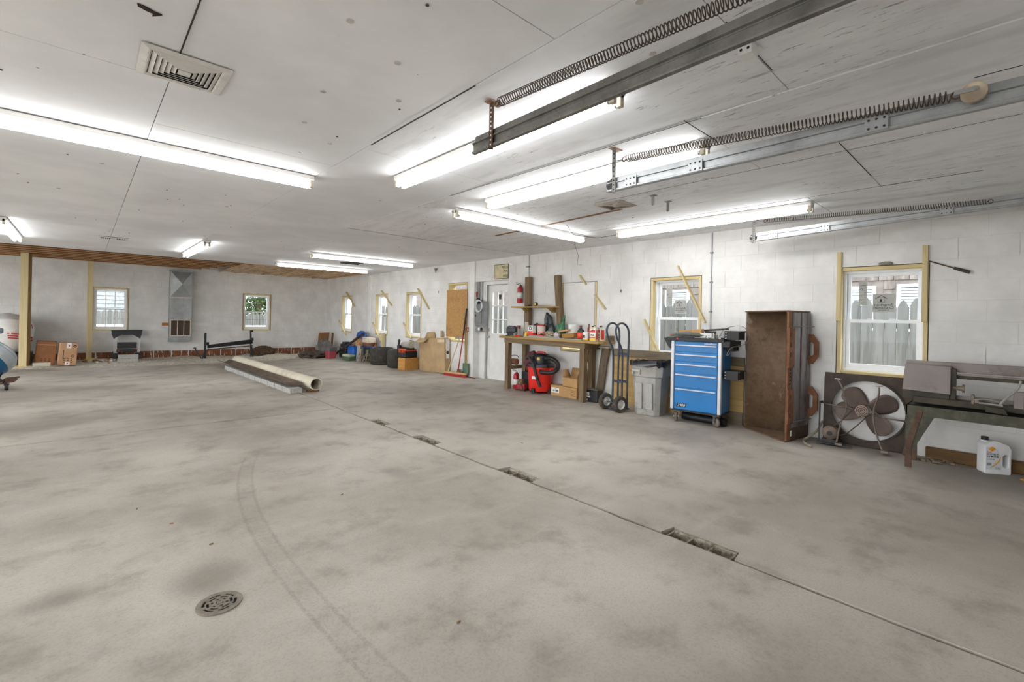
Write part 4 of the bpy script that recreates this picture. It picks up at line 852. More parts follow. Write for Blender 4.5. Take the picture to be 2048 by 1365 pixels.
MB().bx(-.08, .055, -.1, .09, .86, .885).build('post_cap', M('cap_board', (176, 158, 130), .8), o)
o = MB().tube([(5.93, 4.79, .02), (5.99, 4.765, .35), (6.07, 4.74, .80)], .018, 8).build('long_stick', OLDW); tag(o, 'thin rough stick leaning beside the battery', 'stick')

# ------------------------------------------------------------------ rusty steel box standing on end
R1 = RUST('rust_sheet', [(74, 60, 48), (122, 98, 72), (104, 78, 58), (158, 142, 118)], 4.5, .7, .0); R2 = RUST('rust_orange', [(96, 62, 42), (134, 88, 60), (156, 112, 82)], 8); R3 = RUST('worn_grey_paint', [(96, 70, 58), (136, 130, 132), (160, 158, 162)], 7, .6, .2, (1, 1, .35))
sb = thing('steel_hopper', 'tall rusty steel hopper box standing on end beside the blue cabinet', 'steel box', (5.95, 1.90, 0))
ox, oy = 5.95, 1.90; HT = 1.44
A = Vector((6.12-ox, 2.31-oy, 0)); F_ = Vector((5.70-ox, 1.72-oy, 0)); Bk = Vector((6.225-ox, 1.645-oy, 0)); C2 = Vector((6.235-ox, 2.25-oy, 0))
for z in (0, HT): MB().prism([(F_.x-.012, F_.y+.0), (Bk.x, Bk.y-.006), (C2.x-.02, C2.y), (A.x-.02, A.y), (A.x-.05, A.y-.0)], z, z+.014).build('end_plate', R1, sb)
def curve_sheet(u, v):
    p = A.lerp(Bk+Vector((-.06, .03, 0)), u); n = Vector((.5, .28, 0)); b = math.sin(PI*u)*.11; return (min(p.x+n.x*b, XW-ox-.02), p.y+n.y*b, .014+(HT-.014)*v)
MB().grid(curve_sheet, 16, 2).build('inner_sheet', R1, sb, thick=.006)
dS = (Bk-F_).normalized(); nS = Vector((dS.y, -dS.x, 0));
if nS.y > 0: nS = -nS
def flank(a, b, z0, z1, t, m, nm, off=0): 
    p, q = F_+dS*a, F_+dS*b; o_ = nS*off; return MB().prism([(p.x+o_.x, p.y+o_.y), (q.x+o_.x, q.y+o_.y), (q.x+o_.x+nS.x*t, q.y+o_.y+nS.y*t), (p.x+o_.x+nS.x*t, p.y+o_.y+nS.y*t)], z0, z1).build(nm, m, sb, bevel=.002)
flank(0, .52, .014, HT, .01, R1, 'flank_sheet', -.012)
flank(.0, .085, .014, HT, .025, R2, 'front_post', -.012); flank(.10, .26, .15, HT-.01, .02, R3, 'flank_channel'); flank(.30, .41, .15, HT-.01, .02, R3, 'flank_channel'); flank(.42, .51, .15, HT-.01, .02, R3, 'flank_channel'); flank(.09, .52, .02, .20, .01, RUSTY, 'flank_foot')
flank(.0, .13, .82, 1.26, .012, R2, 'tooth_plate', .012); flank(.0, .13, .20, .58, .012, R2, 'tooth_plate', .012)
for z in (1.21, 1.10, .99, .52, .42, .32): flank(.02, .05, z-.05, z, .006, RUSTY, 'tooth', .024)
for k in range(5): p = F_+dS*.05+nS*.0125; q = p+nS*.004; MB().cyl((p.x, p.y, .64+k*.04), (q.x, q.y, .64+k*.04), .012, n=10).build('bolt_hole', DARK, sb)
for (a, b, z) in ((.10, .54, 1.275), (.10, .5, .215)): flank(a, b, z, z+.008, .05, R3, 'rib_flange')
for z in (.42, 1.02):
    T = frame(tuple(nS), (0,0,1), tuple(F_+dS*.49+nS*.0+Vector((0,0,z)))); h = MB()
    loft(h, [[(x, y, zz) for x, y in pts_] for pts_, zz in (([(0,-.16),(.05,-.16),(.11,-.08),(.11,.08),(.05,.16),(0,.16)], 0),)], True, False) if False else None
    outer = [(0,-.17),(.06,-.17),(.12,-.08),(.12,.08),(.06,.17),(0,.17)]; inner = [(.02,-.07),(.045,-.085),(.07,-.06),(.07,.06),(.045,.085),(.02,.07)]
    vs = [(x, y, zz) for zz in (0, .02) for ring in (outer, inner) for x, y in ring]; fs = []
    for k in range(6): j = (k+1) % 6; fs += [(k, j, 6+j, 6+k), (12+k, 18+k, 18+j, 12+j), (k, 12+k, 12+j, j), (6+k, 6+j, 18+j, 18+k)]
    h.add(vs, fs, T); h.build('lug_handle', R2, sb, bevel=.002)
p = F_+dS*.1+nS*.014; MB().box((p.x, p.y, .09), (.05, .006, .06)).build('paper_tag', PAPER, sb)
o = MB().tube(smooth_pts([(6.22, 1.50, .2), (6.15, 1.50, .17), (6.05, 1.52, .10), (5.95, 1.60, .02), (5.80, 1.56, .014), (5.68, 1.46, .014)]), .012, 8).build('stiff_cable', M('cable_beige', (150, 138, 118), .6)); tag(o, 'beige cable curling on the floor between the rusty box and the fan', 'cable')

# ------------------------------------------------------------------ drum fan in a square panel
fn = thing('drum_fan', 'old brown square-panel exhaust fan with four blades leaning on the wall', 'fan', (6.165, 1.085, .0), 0); fn.rotation_euler = (0, R(4), R(5))
FANP = RUST('fan_panel', [(46, 40, 36), (72, 58, 48), (92, 72, 58)], 5, .6, .2); BLADE = M('fan_blade', (112, 96, 88), .6, .2, var=.12, scale=7, bump=.08)
S2, HZ, CR = .39, .765, .318; cz = .39; pm = MB(); K = 64
out = []
for k in range(K):
    a = 2*PI*k/K; c, s = math.cos(a), math.sin(a); m_ = max(abs(c)/S2, abs(s)/(HZ/2)); out.append((c/m_, s/m_))
vs = [(xx, y, cz+z) for xx in (0, .02) for y, z in out]+[(xx, CR*math.cos(2*PI*k/K), cz+CR*math.sin(2*PI*k/K)) for xx in (0, .02) for k in range(K)]; fs = []
for k in range(K): j = (k+1) % K; fs += [(k, j, 2*K+j, 2*K+k), (K+k, 3*K+k, 3*K+j, K+j), (k, K+k, K+j, j), (2*K+k, 2*K+j, 3*K+j, 3*K+k)]
pm.add(vs, fs).build('fan_panel', FANP, fn, smooth=30)
MB().ring(CR+.012, CR-.002, -.03, .02, 48, frame((0,1,0), (0,0,1), (0,0,cz)) @ Matrix.Rotation(PI, 4, 'X') if False else frame((0,-1,0), (0,0,1), (0,0,cz))).build('orifice_ring', FANP, fn)
for k in range(4):
    a0 = R((50, 150, 352, 232)[k]); bl = MB()
    def bf(u, v):
        r = .04+.245*u; wd_ = .03+.068*math.sin(PI*min(1, u*.62+.12)); 
        wd_ *= math.sqrt(max(.04, 1-(max(0, u-.72)/.285)**2))
        t = (v-.5)*2*wd_; y, z = r*math.cos(a0)-t*math.sin(a0), r*math.sin(a0)+t*math.cos(a0); return (-.015+t*.45, y, cz+z)
    bl.grid(bf, 14, 6).build('blade', BLADE, fn, thick=.003)
hb_ = MB().cyl((-.165,.03,cz+.005), (-.12,.03,cz+.005), .06, n=28).build('hub_pulley', M('hub_metal', (150, 128, 116), .5, .2, var=.12), fn, bevel=.006)
for r_ in (.048, .032, .016): MB().ring(r_, r_-.006, 0, .004, 24, frame((0,-1,0), (0,0,1), (-.166,.03,cz+.005))).build('hub_groove', FANP, hb_)
MB().cyl((-.14,.0,cz), (.02,0,cz), .012, n=10).build('shaft', DSTEEL, fn)
ROD = RUST('rod_grey', [(92, 76, 66), (126, 112, 102), (150, 140, 132)], 14, .5, .4)
MB().tube(smooth_pts([(-.02, .40, cz+.04), (-.11, .34, cz+.035), (-.12, .1, cz+.005), (-.12, -.1, cz-.035), (-.11, -.3, cz-.05), (-.02, -.40, cz-.05)], 4), .008, 8).build('bearing_bar', ROD, fn)
for (y, sg_) in ((.19, 1), (-.13, -1)):      # bent support legs with flat pads
    p = [(-.20, y+.05, .70), (-.21, y+.0, .60), (-.16, y-.03, .42), (-.18, y+.02, .22), (-.22, y+.04, .04)] if sg_ > 0 else [(-.20, y+.02, .66), (-.20, y+.02, .58), (-.17, y+.06, .40), (-.20, y+.04, .22), (-.24, y-.02, .04)]
    lg = MB().tube(smooth_pts(p, 5), .0085, 8).build('support_leg', ROD, fn); MB().box((p[0][0]+.03, p[0][1], p[0][2]+.01), (.10, .05, .008)).build('pad', GALV if sg_ > 0 else ROD, lg); MB().box((p[-1][0]+.02, p[-1][1]-.02, .022), (.10, .06, .02)).build('pad', ROD, lg)
mo = MB().lathe([(0,-.08),(.045,-.08),(.07,-.06),(.075,-.02),(.075,.05),(.06,.075),(.03,.08),(.03,.095),(0,.095)], 20, frame((0,-1,0), (0,0,1), (-.12,.30,.12)) @ Matrix.Rotation(PI, 4, 'X')).build('motor', M('motor_grey', (116, 100, 88), .6, .2, var=.2, scale=14, dirt=(70, 58, 50), dirt_amt=.3), fn)
MB().box((-.1, .30, .03), (.16, .15, .045)).build('motor_base', DSTEEL, fn); MB().cyl((-.225,.30,.12), (-.2,.30,.12), .022, n=14).build('motor_pulley', DSTEEL, mo)
MB().tube(smooth_pts([(-.15, .335, .14), (-.145, .20, .27), (-.14, .07, cz+.06)], 4), .006, 6).tube(smooth_pts([(-.15, .30, .09), (-.15, .18, .12), (-.145, .08, .22), (-.14, -.02, cz-.04)], 4), .006, 6).build('drive_belt', M('belt', (72, 62, 54), .7), fn)
MB().bar((-.16, .40, .0), (-.16, .40, .44), .012, .02).bar((-.16, .40, .44), (0, .40, .44), .012, .02).bar((-.2,.42,.01), (-.2,.1,.01), .03, .01).build('motor_bracket', DSTEEL, fn)

# ------------------------------------------------------------------ horizontal band saw on stand
SAWG = RUST('saw_green_grey', [(38, 36, 28), (74, 72, 54), (108, 104, 84)], 7, .5, .2); SAWC = M('saw_cover', (128, 118, 114), .45, .3, var=.10, scale=4, bump=.05, dirt=(98, 86, 80), dirt_amt=.4); SAWD = RUST('saw_dark', [(34, 30, 24), (60, 54, 40), (86, 76, 56)], 6, .5, .3)
bs = thing('band_saw', 'grimy green-grey horizontal band saw on an angle-iron stand at the right edge', 'band saw', (5.90, .2, 0))
X0 = -.22
MB().prism([(.535, .71), (.515, .955), (.20, .955), (.20, .70)], X0, X0+.10, frame((0,1,0), (0,0,1), (0,0,0))).build('wheel_cover', SAWC, bs, bevel=.006)
MB().prism([(.535, .63), (.535, .71), (.20, .70), (.20, .63)], X0+.02, X0+.10, frame((0,1,0), (0,0,1), (0,0,0))).build('wheel_guard_back', SAWD, bs, bevel=.003)
MB().bx(X0+.09, X0+.14, -.7, .52, .90, .985).build('back_beam', SAWC, bs, bevel=.004); MB().bx(X0+.06, X0+.10, -.7, .2, .845, .875).build('lower_beam', SAWD, bs, bevel=.004); MB().bx(X0+.06, X0+.085, -.7, .2, .875, .89).build('beam_lip', SAWC, bs)
MB().bx(X0+.10, X0+.14, -.7, .2, .65, .69).build('blade_rail', SAWC, bs); MB().bx(X0+.02, X0+.12, .17, .21, .64, .93).build('cover_edge', SAWD, bs)
MB().cyl((X0-.02, .155, .77), (X0-.02, .185, .77), .012, n=10).cyl((X0-.02, .12, .77), (X0-.02, .155, .77), .02, n=12).cyl((X0-.02,.11,.77), (X0-.02,.125,.77), .035, n=14).build('tension_knob', ROD, bs); MB().bx(X0, X0+.03, .165, .19, .80, .88).build('tension_slide', DSTEEL, bs)
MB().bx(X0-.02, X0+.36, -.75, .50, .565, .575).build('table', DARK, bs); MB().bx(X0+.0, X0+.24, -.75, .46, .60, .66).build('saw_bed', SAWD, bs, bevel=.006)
for (a, b) in ((X0-.03, X0-.02), (X0+.35, X0+.36)): MB().bx(a, b, -.75, .50, .485, .575).build('tray_side', SAWG, bs)
MB().bx(X0-.03, X0+.36, .49, .50, .40, .575).build('tray_end', SAWG, bs)
MB().prism([(.50, .575), (.50, .14), (.455, .14), (.30, .49), (.30, .575)], X0-.028, X0-.014, frame((0,1,0), (0,0,1), (0,0,0))).build('leg_plate', SAWG, bs); MB().bar((X0-.034, .40, .54), (X0-.034, .50, .10), .045, .006, (1,0,0)).build('leg_brace', RUSTY, bs)
MB().bx(X0-.034, X0-.01, .455, .50, 0, .2).build('foot', RUSTY, bs); MB().bx(X0+.30, X0+.33, .455, .50, 0, .5).build('foot', RUSTY, bs); MB().bx(X0-.034, X0-.01, -.74, -.69, 0, .5).build('foot', RUSTY, bs); MB().bx(X0+.30, X0+.33, -.74, -.69, 0, .5).build('foot', RUSTY, bs)
MB().bx(X0-.005, X0+.06, .05, .07, .64, .72).bx(X0+.0, X0+.08, .02, .05, .65, .68).build('blade_guide', ROD, bs, bevel=.003)
MB().tube(smooth_pts([(X0, .05, .68), (X0-.01, -.02, .695), (X0-.01, -.10, .68), (X0+.02, -.15, .66)]), .006, 7).tube(smooth_pts([(X0-.02, -.10, .655), (X0-.02, -.14, .72), (X0, -.20, .80), (X0+.02, -.22, .87)]), .009, 7).tube(smooth_pts([(X0-.02, .02, .66), (X0-.03, -.05, .66), (X0-.02,-.12,.655)]), .008, 7).build('coolant_hose', M('hose_grey', (150, 146, 140), .5), bs)
MB().bx(X0-.01, X0+.05, -.24, -.18, .64, .78).build('guide_arm', SAWC, bs, bevel=.004); MB().prism([(-.02,0),(-.13,.0),(-.15,-.05),(-.02,-.04)], X0-.05, X0-.02, frame((0,1,0), (0,0,1), (0,0,.635))).build('vise_jaw', SAWD, bs)
o = MB().bx(0, .04, -1.0, .42, 0, .115).build('floor_board', WOOD('floor_board', (92, 66, 34), (124, 92, 52), 'y'), bevel=.008); o.location = (6.175, .19, 0); tag(o, 'brown timber board on edge on the floor against the wall under the saw', 'board')
o = MB().ell((0,0,.012), (.03, .055, .013), 10, 6).build('orange_scrap', M('orange_wood', (206, 150, 80), .7)); o.location = (5.93, -.08, 0); tag(o, 'small orange wood scrap on the floor at the lower right edge', 'scrap')
for i in range(9):
    o = MB().ell((0,0,.008), (.02+random.random()*.02, .03, .01), 7, 4, jit=.3).build('wood_chip', M('chip', (150, 132, 108), .9)); o.location = (6.02+random.random()*.16, .40+i*.03, 0); tag(o, 'loose wood chip lying in the litter on the floor under the saw', 'wood chip', 'litter under the saw')
# ------------------------------------------------------------------ oil jug
JW = M('jug_white', (232, 232, 234), .35, var=.03, bump=0); jg = thing('oil_jug', 'white motor oil jug with black cap on the floor under the saw', 'oil jug', (6.06, .135, 0), R(32))
def jr(hx, hy, z, c=.03): return [(x, y, z) for x, y in ((hx,-hy+c),(hx,hy-c),(hx-c,hy),(-hx+c,hy),(-hx,hy-c),(-hx,-hy+c),(-hx+c,-hy),(hx-c,-hy))]
JX, JY = .055, .095
# side view outline with grip hole: local y runs left(+) to right(-), x is thickness
outl = [(.095, .012), (.088, .0), (-.085, 0), (-.095, .012), (-.095, .225), (-.075, .262), (.0, .292), (.03, .296), (.055, .288), (.095, .255)]; hole = [(-.048, .075), (-.035, .06), (-.06, .055), (-.078, .07), (-.078, .165), (-.07, .18), (-.05, .178), (-.036, .165)]
hole = [(-.035, .085), (-.045, .068), (-.062, .062), (-.076, .072), (-.078, .16), (-.066, .176), (-.048, .176), (-.035, .16)]
bm = bmesh.new()
def loopv(pts_, x): return [bm.verts.new((x, y, z)) for y, z in pts_]
for sgn in (-1, 1):
    a = loopv(outl, sgn*JX); b = loopv(hole, sgn*JX); ed = [bm.edges.new((a[k], a[(k+1) % len(a)])) for k in range(len(a))]+[bm.edges.new((b[k], b[(k+1) % len(b)])) for k in range(len(b))]
    bmesh.ops.triangle_fill(bm, edges=ed, use_beauty=True)
bm.verts.ensure_lookup_table(); na, nb = len(outl), len(hole)
for k in range(na): bm.faces.new((bm.verts[k], bm.verts[(k+1) % na], bm.verts[na+nb+(k+1) % na], bm.verts[na+nb+k]))
for k in range(nb): bm.faces.new((bm.verts[na+k], bm.verts[na+(k+1) % nb], bm.verts[na+nb+na+(k+1) % nb], bm.verts[na+nb+na+k]))
bmesh.ops.recalc_face_normals(bm, faces=bm.faces); me = bpy.data.meshes.new('jug_body'); bm.to_mesh(me); bm.free(); me.materials.append(JW)
jb = inst('jug_body', me, jg); bv = jb.modifiers.new('b', 'BEVEL'); bv.width = .012; bv.segments = 3; bv.limit_method = 'ANGLE'; bv.angle_limit = R(35)
for p in me.polygons: p.use_smooth = True
MB().cyl((0,.068,.278), (0,.068,.296), .024, n=20).build('jug_neck', JW, jg); MB().cyl((0,.068,.292), (0,.068,.322), .026, n=24).build('jug_cap', BLACK, jg, bevel=.002)
MB().prism([(.09, .04), (-.02, .04), (-.02, .14), (.0, .215), (.04, .245), (.09, .235)], 0, .0006, frame((0,1,0), (0,0,1), (-JX-.0008, 0, 0))).build('jug_label', M('label_silver', (214, 216, 220), .4, var=.03, bump=0), jg)
JT = lambda y, z: frame((0,-1,0), (0,0,1), (-JX-.0016, y, z))
text('lettering', 'Shell', .017, RED, jg, JT(.082, .195), align='LEFT'); text('lettering', 'ROTELLA', .0205, INK, jg, JT(.082, .176), align='LEFT', spacing=.95); text('lettering', 'T4', .019, INK, jg, JT(.082, .155), align='LEFT'); MB().bx(-JX-.0016, -JX-.0008, .0, .055, .148, .162).build('label_band', M('band_slate', (60, 76, 92), .4), jg)
text('lettering', 'TRIPLE', .0105, VINYL, jg, frame((0,-1,0), (0,0,1), (-JX-.0022, .028, .1555))); text('lettering', 'MOTOR OIL', .010, INK, jg, JT(.082, .13), align='LEFT')
MB().tube([(-JX-.001, -.018+.0, .16), (-JX-.001, .0, .115), (-JX-.001, .03, .08), (-JX-.001, .06, .055)], [.002, .0055, .005, .0015], 6).build('label_swoosh', M('swoosh', (214, 158, 74), .4), jg)
shl = [(0, -.016), (.008, -.014), (.019, -.004), (.019, .005), (.012, .014), (0, .018), (-.012, .014), (-.019, .005), (-.019, -.004), (-.008, -.014)]
MB().prism([(x*1.12, y*1.12) for x, y in shl], 0, .0006, JT(.045, .222)).build('logo_rim', RED, jg); MB().prism(shl, 0, .0010, JT(.045, .222)).build('logo', M('logo_yellow', (246, 186, 30), .4), jg)
for k in range(-2, 3): MB().bar(Vector((-JX-.0030, .045, .209)), Vector((-JX-.0030, .045-k*.0062, .235-abs(k)*.002)), .0008, .0008).build('logo_rib', RED, jg)
for y in (.012, -.008): MB().ring(.009, .0075, 0, .0008, 18, JT(y, .055)).build('seal', INK, jg)
MB().bx(-JX-.0016, -JX-.0008, .05, .08, .075, .10).build('label_block', M('label_grey', (150, 156, 166), .5), jg)
# ------------------------------------------------------------------ workbench with back posts and shelf
BW = WOOD('bench_timber', (104, 84, 60), (142, 118, 88), 'z'); BWY = WOOD('bench_top_wood', (160, 128, 76), (190, 158, 104), 'y'); BWD = WOOD('bench_apron', (110, 90, 66), (138, 116, 88), 'y')
wb_ = thing('workbench', 'rough timber workbench with tall back posts, cluttered top', 'workbench', (6.0, 5.46, 0))
def wbx(nm, x0, x1, y0, y1, z0, z1, m=BW, par=wb_, bev=.003): return MB().bx(x0-6.0, x1-6.0, y0-5.46, y1-5.46, z0, z1).build(nm, m, par, bevel=bev)
for (a, b) in ((5.78, 5.93), (5.935, 6.08), (6.085, 6.22)): wbx('top_plank', a, b, 4.33, 6.63, .935, .975, BWY)
wbx('apron', 5.80, 5.84, 4.6, 6.5, .85, .933, BWD); wbx('apron', 5.84, 6.2, 6.42, 6.46, .85, .933, BWD); wbx('apron', 5.84, 6.2, 4.60, 4.64, .83, .933, BWD)
for (x, y) in ((5.80, 6.385), (5.80, 4.615)): wbx('leg', x, x+.09, y, y+.09, 0, .85)
for (x, y) in ((6.12, 6.26), (6.12, 4.70)): wbx('leg', x, x+.09, y, y+.09, 0, .933)
wbx('end_block', 6.06, 6.2, 4.33, 4.40, .975, 1.06, BWD)
p1_ = wbx('back_post', 6.11, 6.20, 6.185, 6.30, .975, 2.09); MB().bar((.155, -.055, .975), (.155, .06, 2.08), .09, .105, (1,0,0)).build('back_post', BW, wb_, bevel=.003)
shf = wbx('shelf', 5.95, 6.2, 5.42, 6.50, 1.505, 1.53, BWY)
for y in (5.56, 6.22): MB().prism([(0, 0), (.2, 0), (.2, -.085), (.14, -.085)], -.03, .03, frame((1,0,0), (0,0,1), (-.04, y-5.46, 1.504))).build('shelf_bracket', BWY, shf)
wbx('lower_shelf_rail', 5.84, 6.2, 6.39, 6.45, .36, .42, BWD)
BT = .9765
def item(o, lab, cat, x, y, z=BT, rz=0, group=None): o.location = (x, y, z); o.rotation_euler[2] = rz; return tag(o, lab, cat, group)
# left end
g = thing('bench_grinder', 'dark grey electric motor at the left end of the bench', 'motor', (6.0, 6.50, BT), .4); MB().cyl((0,-.09,.10), (0,.10,.10), .075, n=18).build('motor_barrel', M('motor_dark', (74, 74, 80), .5, var=.15), g, bevel=.005); MB().bx(-.06,.06,-.08,.08,0,.04).build('motor_foot', DSTEEL, g); MB().cyl((0,-.15,.08), (0,-.09,.08), .045, n=16).build('motor_end', BLACK, g); MB().bx(-.05,.05,-.05,.07,.15,.19).build('terminal_box', M('motor_dark', (74, 74, 80), .5, var=.15), g, bevel=.004)
g = thing('pipe_fitting', 'pale grey tee fittings piled beside the motor on the bench', 'fittings', (5.93, 6.24, BT)); MB().tube([(-.06,-.05,.03),(.05,.06,.03)], .03, 12).tube([(0,0,.03),(.0,.01,.14)], .028, 12).build('fitting', M('fitting_grey', (150, 146, 138), .6, var=.2), g); MB().cyl((0,.01,.14), (0,.01,.20), .035, n=12).build('fitting_cap', M('maroon_cap', (120, 56, 54), .5), g); MB().tube([(-.05,.08,.03),(.06,.1,.06)], .025, 10).build('fitting', M('fitting_grey', (150, 146, 138), .6, var=.2), g)
o = MB().bx(-.004, .004, -.055, .055, 0, .265).bx(-.004, .08, .047, .055, 0, .265).build('tin_sheet', M('tin', (196, 192, 178), .35, .3, var=.1)); item(o, 'bent pale tin sheet standing on edge on the bench', 'tin sheet', 5.93, 6.05, BT, -.2)
o = MB().bx(-.04,.04,-.06,.06,0,.075).build('red_box', RED, bevel=.005); item(o, 'small red plastic box at the front of the bench', 'box', 5.90, 5.88)
g = thing('printed_carton', 'white carton with red and black print on the red box', 'carton', (5.94, 5.915, BT+.077)); MB().bx(-.045,.045,-.06,.06,0,.13).build('carton_body', PAPER, g)
MB().ring(.035,.022,0,.0008,18, frame((0,-1,0),(0,0,1),(-.0453,.0,.08))).build('print', INK, g); MB().bx(-.0462,-.0451,-.055,.055,.005,.03).build('print', RED, g); MB().bx(-.0462,-.0451,.02,.055,.11,.122).build('print', INK, g)
g = thing('white_tub', 'white plastic tub with red lid on the bench', 'tub', (6.0, 5.74, BT)); MB().lathe([(0,0),(.065,0),(.078,.2),(.0,.2)], 20).build('tub_body', M('tub_white', (214, 206, 194), .5, var=.08), g); MB().lathe([(0,.2),(.082,.2),(.082,.225),(0,.228)], 20).build('tub_lid', M('lid_red', (206, 52, 46), .45), g)
g = thing('yellow_bottle', 'small yellow plastic bottle beside the red box', 'bottle', (5.87, 5.995, BT)); MB().lathe([(0,0),(.028,0),(.03,.06),(.014,.08),(.012,.09)], 14).build('bottle_body', M('yellow', (236, 190, 50), .5), g); MB().cyl((0,0,.09), (0,0,.105), .014, n=12).build('bottle_cap', RED, g)
def bag(name, lab, x, y, r, m, neck=None, seed=1, z=BT, jit=.13):
    random.seed(seed); mb = MB(); mb.ell((0,0,r[2]*.86), r, 18, 12, jit=jit)
    for v in mb.v: v.z = max(v.z, .0)
    g = thing(name, lab, 'bag', (x, y, z)); mb.build('bag_body', m, g, smooth=38)
    if neck: MB().tube(neck[0], neck[1], 10).build('bag_neck', m, g)
    return g
BBAG = M('black_bag', (48, 54, 56), .3, var=.3, scale=20, bump=.4); GBAG = M('green_bag', (58, 112, 74), .35, var=.25, scale=16, bump=.3)
bag('black_bag', 'crumpled black plastic bag heaped at the back of the bench', 6.145, 5.70, (.07, .145, .15), BBAG, ([(0,.03,.2),(0,.05,.33),(-.01,.03,.42),(0,-.02,.36),(.0,-.05,.24)], [.05,.05,.035,.045,.05]), 3)
bag('green_bag', 'twisted green plastic bag on the bench under the shelf', 6.04, 5.33, (.06, .10, .14), GBAG, ([(0,-.02,.2),(.01,-.06,.29),(-.01,-.075,.34),(.005,-.09,.40)], [.06,.025,.03,.012]), 5, BT, .2)
bag('dark_rags', 'heap of dark greasy rags at the back of the bench', 6.14, 5.99, (.06, .10, .13), M('rags', (70, 66, 62), .9, var=.4, scale=25, bump=.5), None, 6)
random.seed(11)
rp = MB()
for k in range(5): rp.tube([(.04*math.cos(a*PI/8)*(1+.2*k/5)+random.uniform(-.008,.008), .075*math.sin(a*PI/8)+random.uniform(-.012,.012), .035+.018*k+random.uniform(-.012,.012)) for a in range(16)], .008, 6, True)
o = rp.build('rope_coil', M('rope', (186, 172, 148), .9, var=.15)); item(o, 'tangled coil of pale rope on the bench', 'rope', 5.90, 5.455, BT)
g = thing('red_caddy', 'red plastic caddy with dark tools on the bench', 'caddy', (5.875, 5.62, BT)); loft(MB(), [[(x, y, z) for x, y, z in sqr(.06, .0)], sqr(.068, .055), sqr(.062, .055), sqr(.056, .008)], True, True).build('caddy_body', RED, g); MB().tube([(0,.06,.05),(0,.06,.1),(0,-.06,.1),(0,-.06,.05)], .007, 8).build('caddy_handle', RED, g); MB().ell((0,0,.04), (.045,.045,.03), 10, 6, jit=.2).build('tools', DSTEEL, g)
g = thing('rag_bundle', 'pale lilac rag bundled on the bench', 'rag', (5.885, 5.275, BT)); rr_ = MB().ell((0,0,.055), (.045,.065,.05), 16, 10, jit=.3); rr_.v = [Vector((q.x, q.y, max(0, q.z))) for q in rr_.v]; rr_.build('rag_body', M('lilac_rag', (188, 176, 176), .9, var=.2, bump=.4), g, smooth=40)
o = MB().bar((0,.10,.12), (0,-.12,.155), .05, .025).build('wood_offcut', WOOD('orange_offcut', (190, 136, 84), (212, 160, 106), 'y')); item(o, 'orange wood offcut propped on the block on the bench', 'wood offcut', 5.95, 5.17)
o = MB().bar((0,.13,.045), (0,-.13,.075), .10, .075).build('wood_block', WOOD('block_brown', (150, 110, 50), (176, 134, 72), 'y'), bevel=.003); item(o, 'brown timber block lying on the bench', 'wood block', 5.93, 5.03)
o = thing('white_pail', 'white metal pail at the back of the bench in front of the white board', 'pail', (6.10, 5.09, BT)); MB().lathe([(0,0),(.085,0),(.092,.24),(.097,.245),(.097,.255),(.088,.255),(.08,.02),(0,.02)], 24).build('pail_body', M('pail_white', (222, 222, 218), .4, var=.05), o)
def bottle(lab, x, y, prof, m, capm, label=None, sc=1):
    g = thing('bottle', lab, 'bottle', (x, y, BT)); MB().lathe(prof, 16).build('bottle_body', m, g); r, z = prof[-1]; MB().cyl((0,0,z), (0,0,z+.025), r+.004, n=12).build('bottle_cap', capm, g)
    if label: MB().lathe([(label[0], label[1]), (label[0], label[2])], 16, None, False).build('bottle_label', label[3], g, thick=.0006)
    return g
bottle('small brown bottle next to the black one on the bench', 6.01, 4.885, [(0,0),(.025,0),(.027,.09),(.012,.12),(.011,.14)], M('brown_glass', (96, 60, 32), .3), BLACK, (.0276,.02,.08,M('tan_label', (190, 150, 100), .6)))
bottle('squat black bottle with red and white label on the bench', 5.94, 4.80, [(0,0),(.055,0),(.058,.14),(.05,.16),(.018,.19),(.017,.21)], M('black_bottle', (40, 44, 42), .3), M('maroon_cap', (120, 56, 54), .5), (.0588,.02,.12,M('orange_red_label', (232, 84, 56), .5, var=.2, scale=30)))
bottle('slim dark red bottle behind the white can', 6.02, 4.70, [(0,0),(.022,0),(.024,.19),(.01,.22),(.01,.24)], M('oxblood', (128, 32, 34), .35), M('oxblood', (128, 32, 34), .35))
g = thing('white_can', 'small white can with black mark at the bench edge', 'can', (5.90, 4.665, BT)); MB().lathe([(0,0),(.05,0),(.05,.125),(.045,.13),(0,.13)], 18).build('can_body', PAPER, g); MB().bx(-.0515,-.048,-.02,.015,.04,.09).build('print', INK, g)
def fuelcan(lab, x, y, rz, w):
    g = thing('solvent_can', lab, 'can', (x, y, BT), rz); MB().bx(-.045,.045,-w,w,0,.215).build('can_body', M('can_white', (226, 222, 216), .4, var=.03), g, bevel=.005); CR_ = M('can_red', (206, 44, 44), .4); YL = M('can_yellow', (240, 204, 40), .4)
    MB().bx(-.0462,-.0448,-w+.004,w-.004,.005,.04).build('print', YL, g); MB().bx(-.0462,-.0448,-w+.004,w-.004,.045,.06).build('print', CR_, g); MB().prism([(-w+.005,.13),(w-.005,.13),(w-.005,.165),(0,.18),(-w+.005,.15)],0,.001,frame((0,-1,0),(0,0,1),(-.0452,0,0))).build('print', CR_, g); MB().bx(-.0462,-.0448,-w+.02,w-.02,.08,.10).build('print', INK, g); MB().bx(-.0462,-.0448,-.02,w-.01,.188,.20).build('print', YL, g)
    MB().bx(-.03,.03,w,w+.001,.02,.17).build('print', M('can_orange', (206, 84, 56), .4), g); MB().bx(-.03,.03,-w-.001,-w,.02,.17).build('print', M('can_orange', (206, 84, 56), .4), g); MB().cyl((0,w-.03,.215),(0,w-.03,.235),.016,n=12).build('can_cap', BLACK, g); MB().tube([(0,-.03,.215),(0,-.025,.24),(0,.01,.24),(0,.015,.215)], .004, 6).build('can_handle', BLACK, g); return g
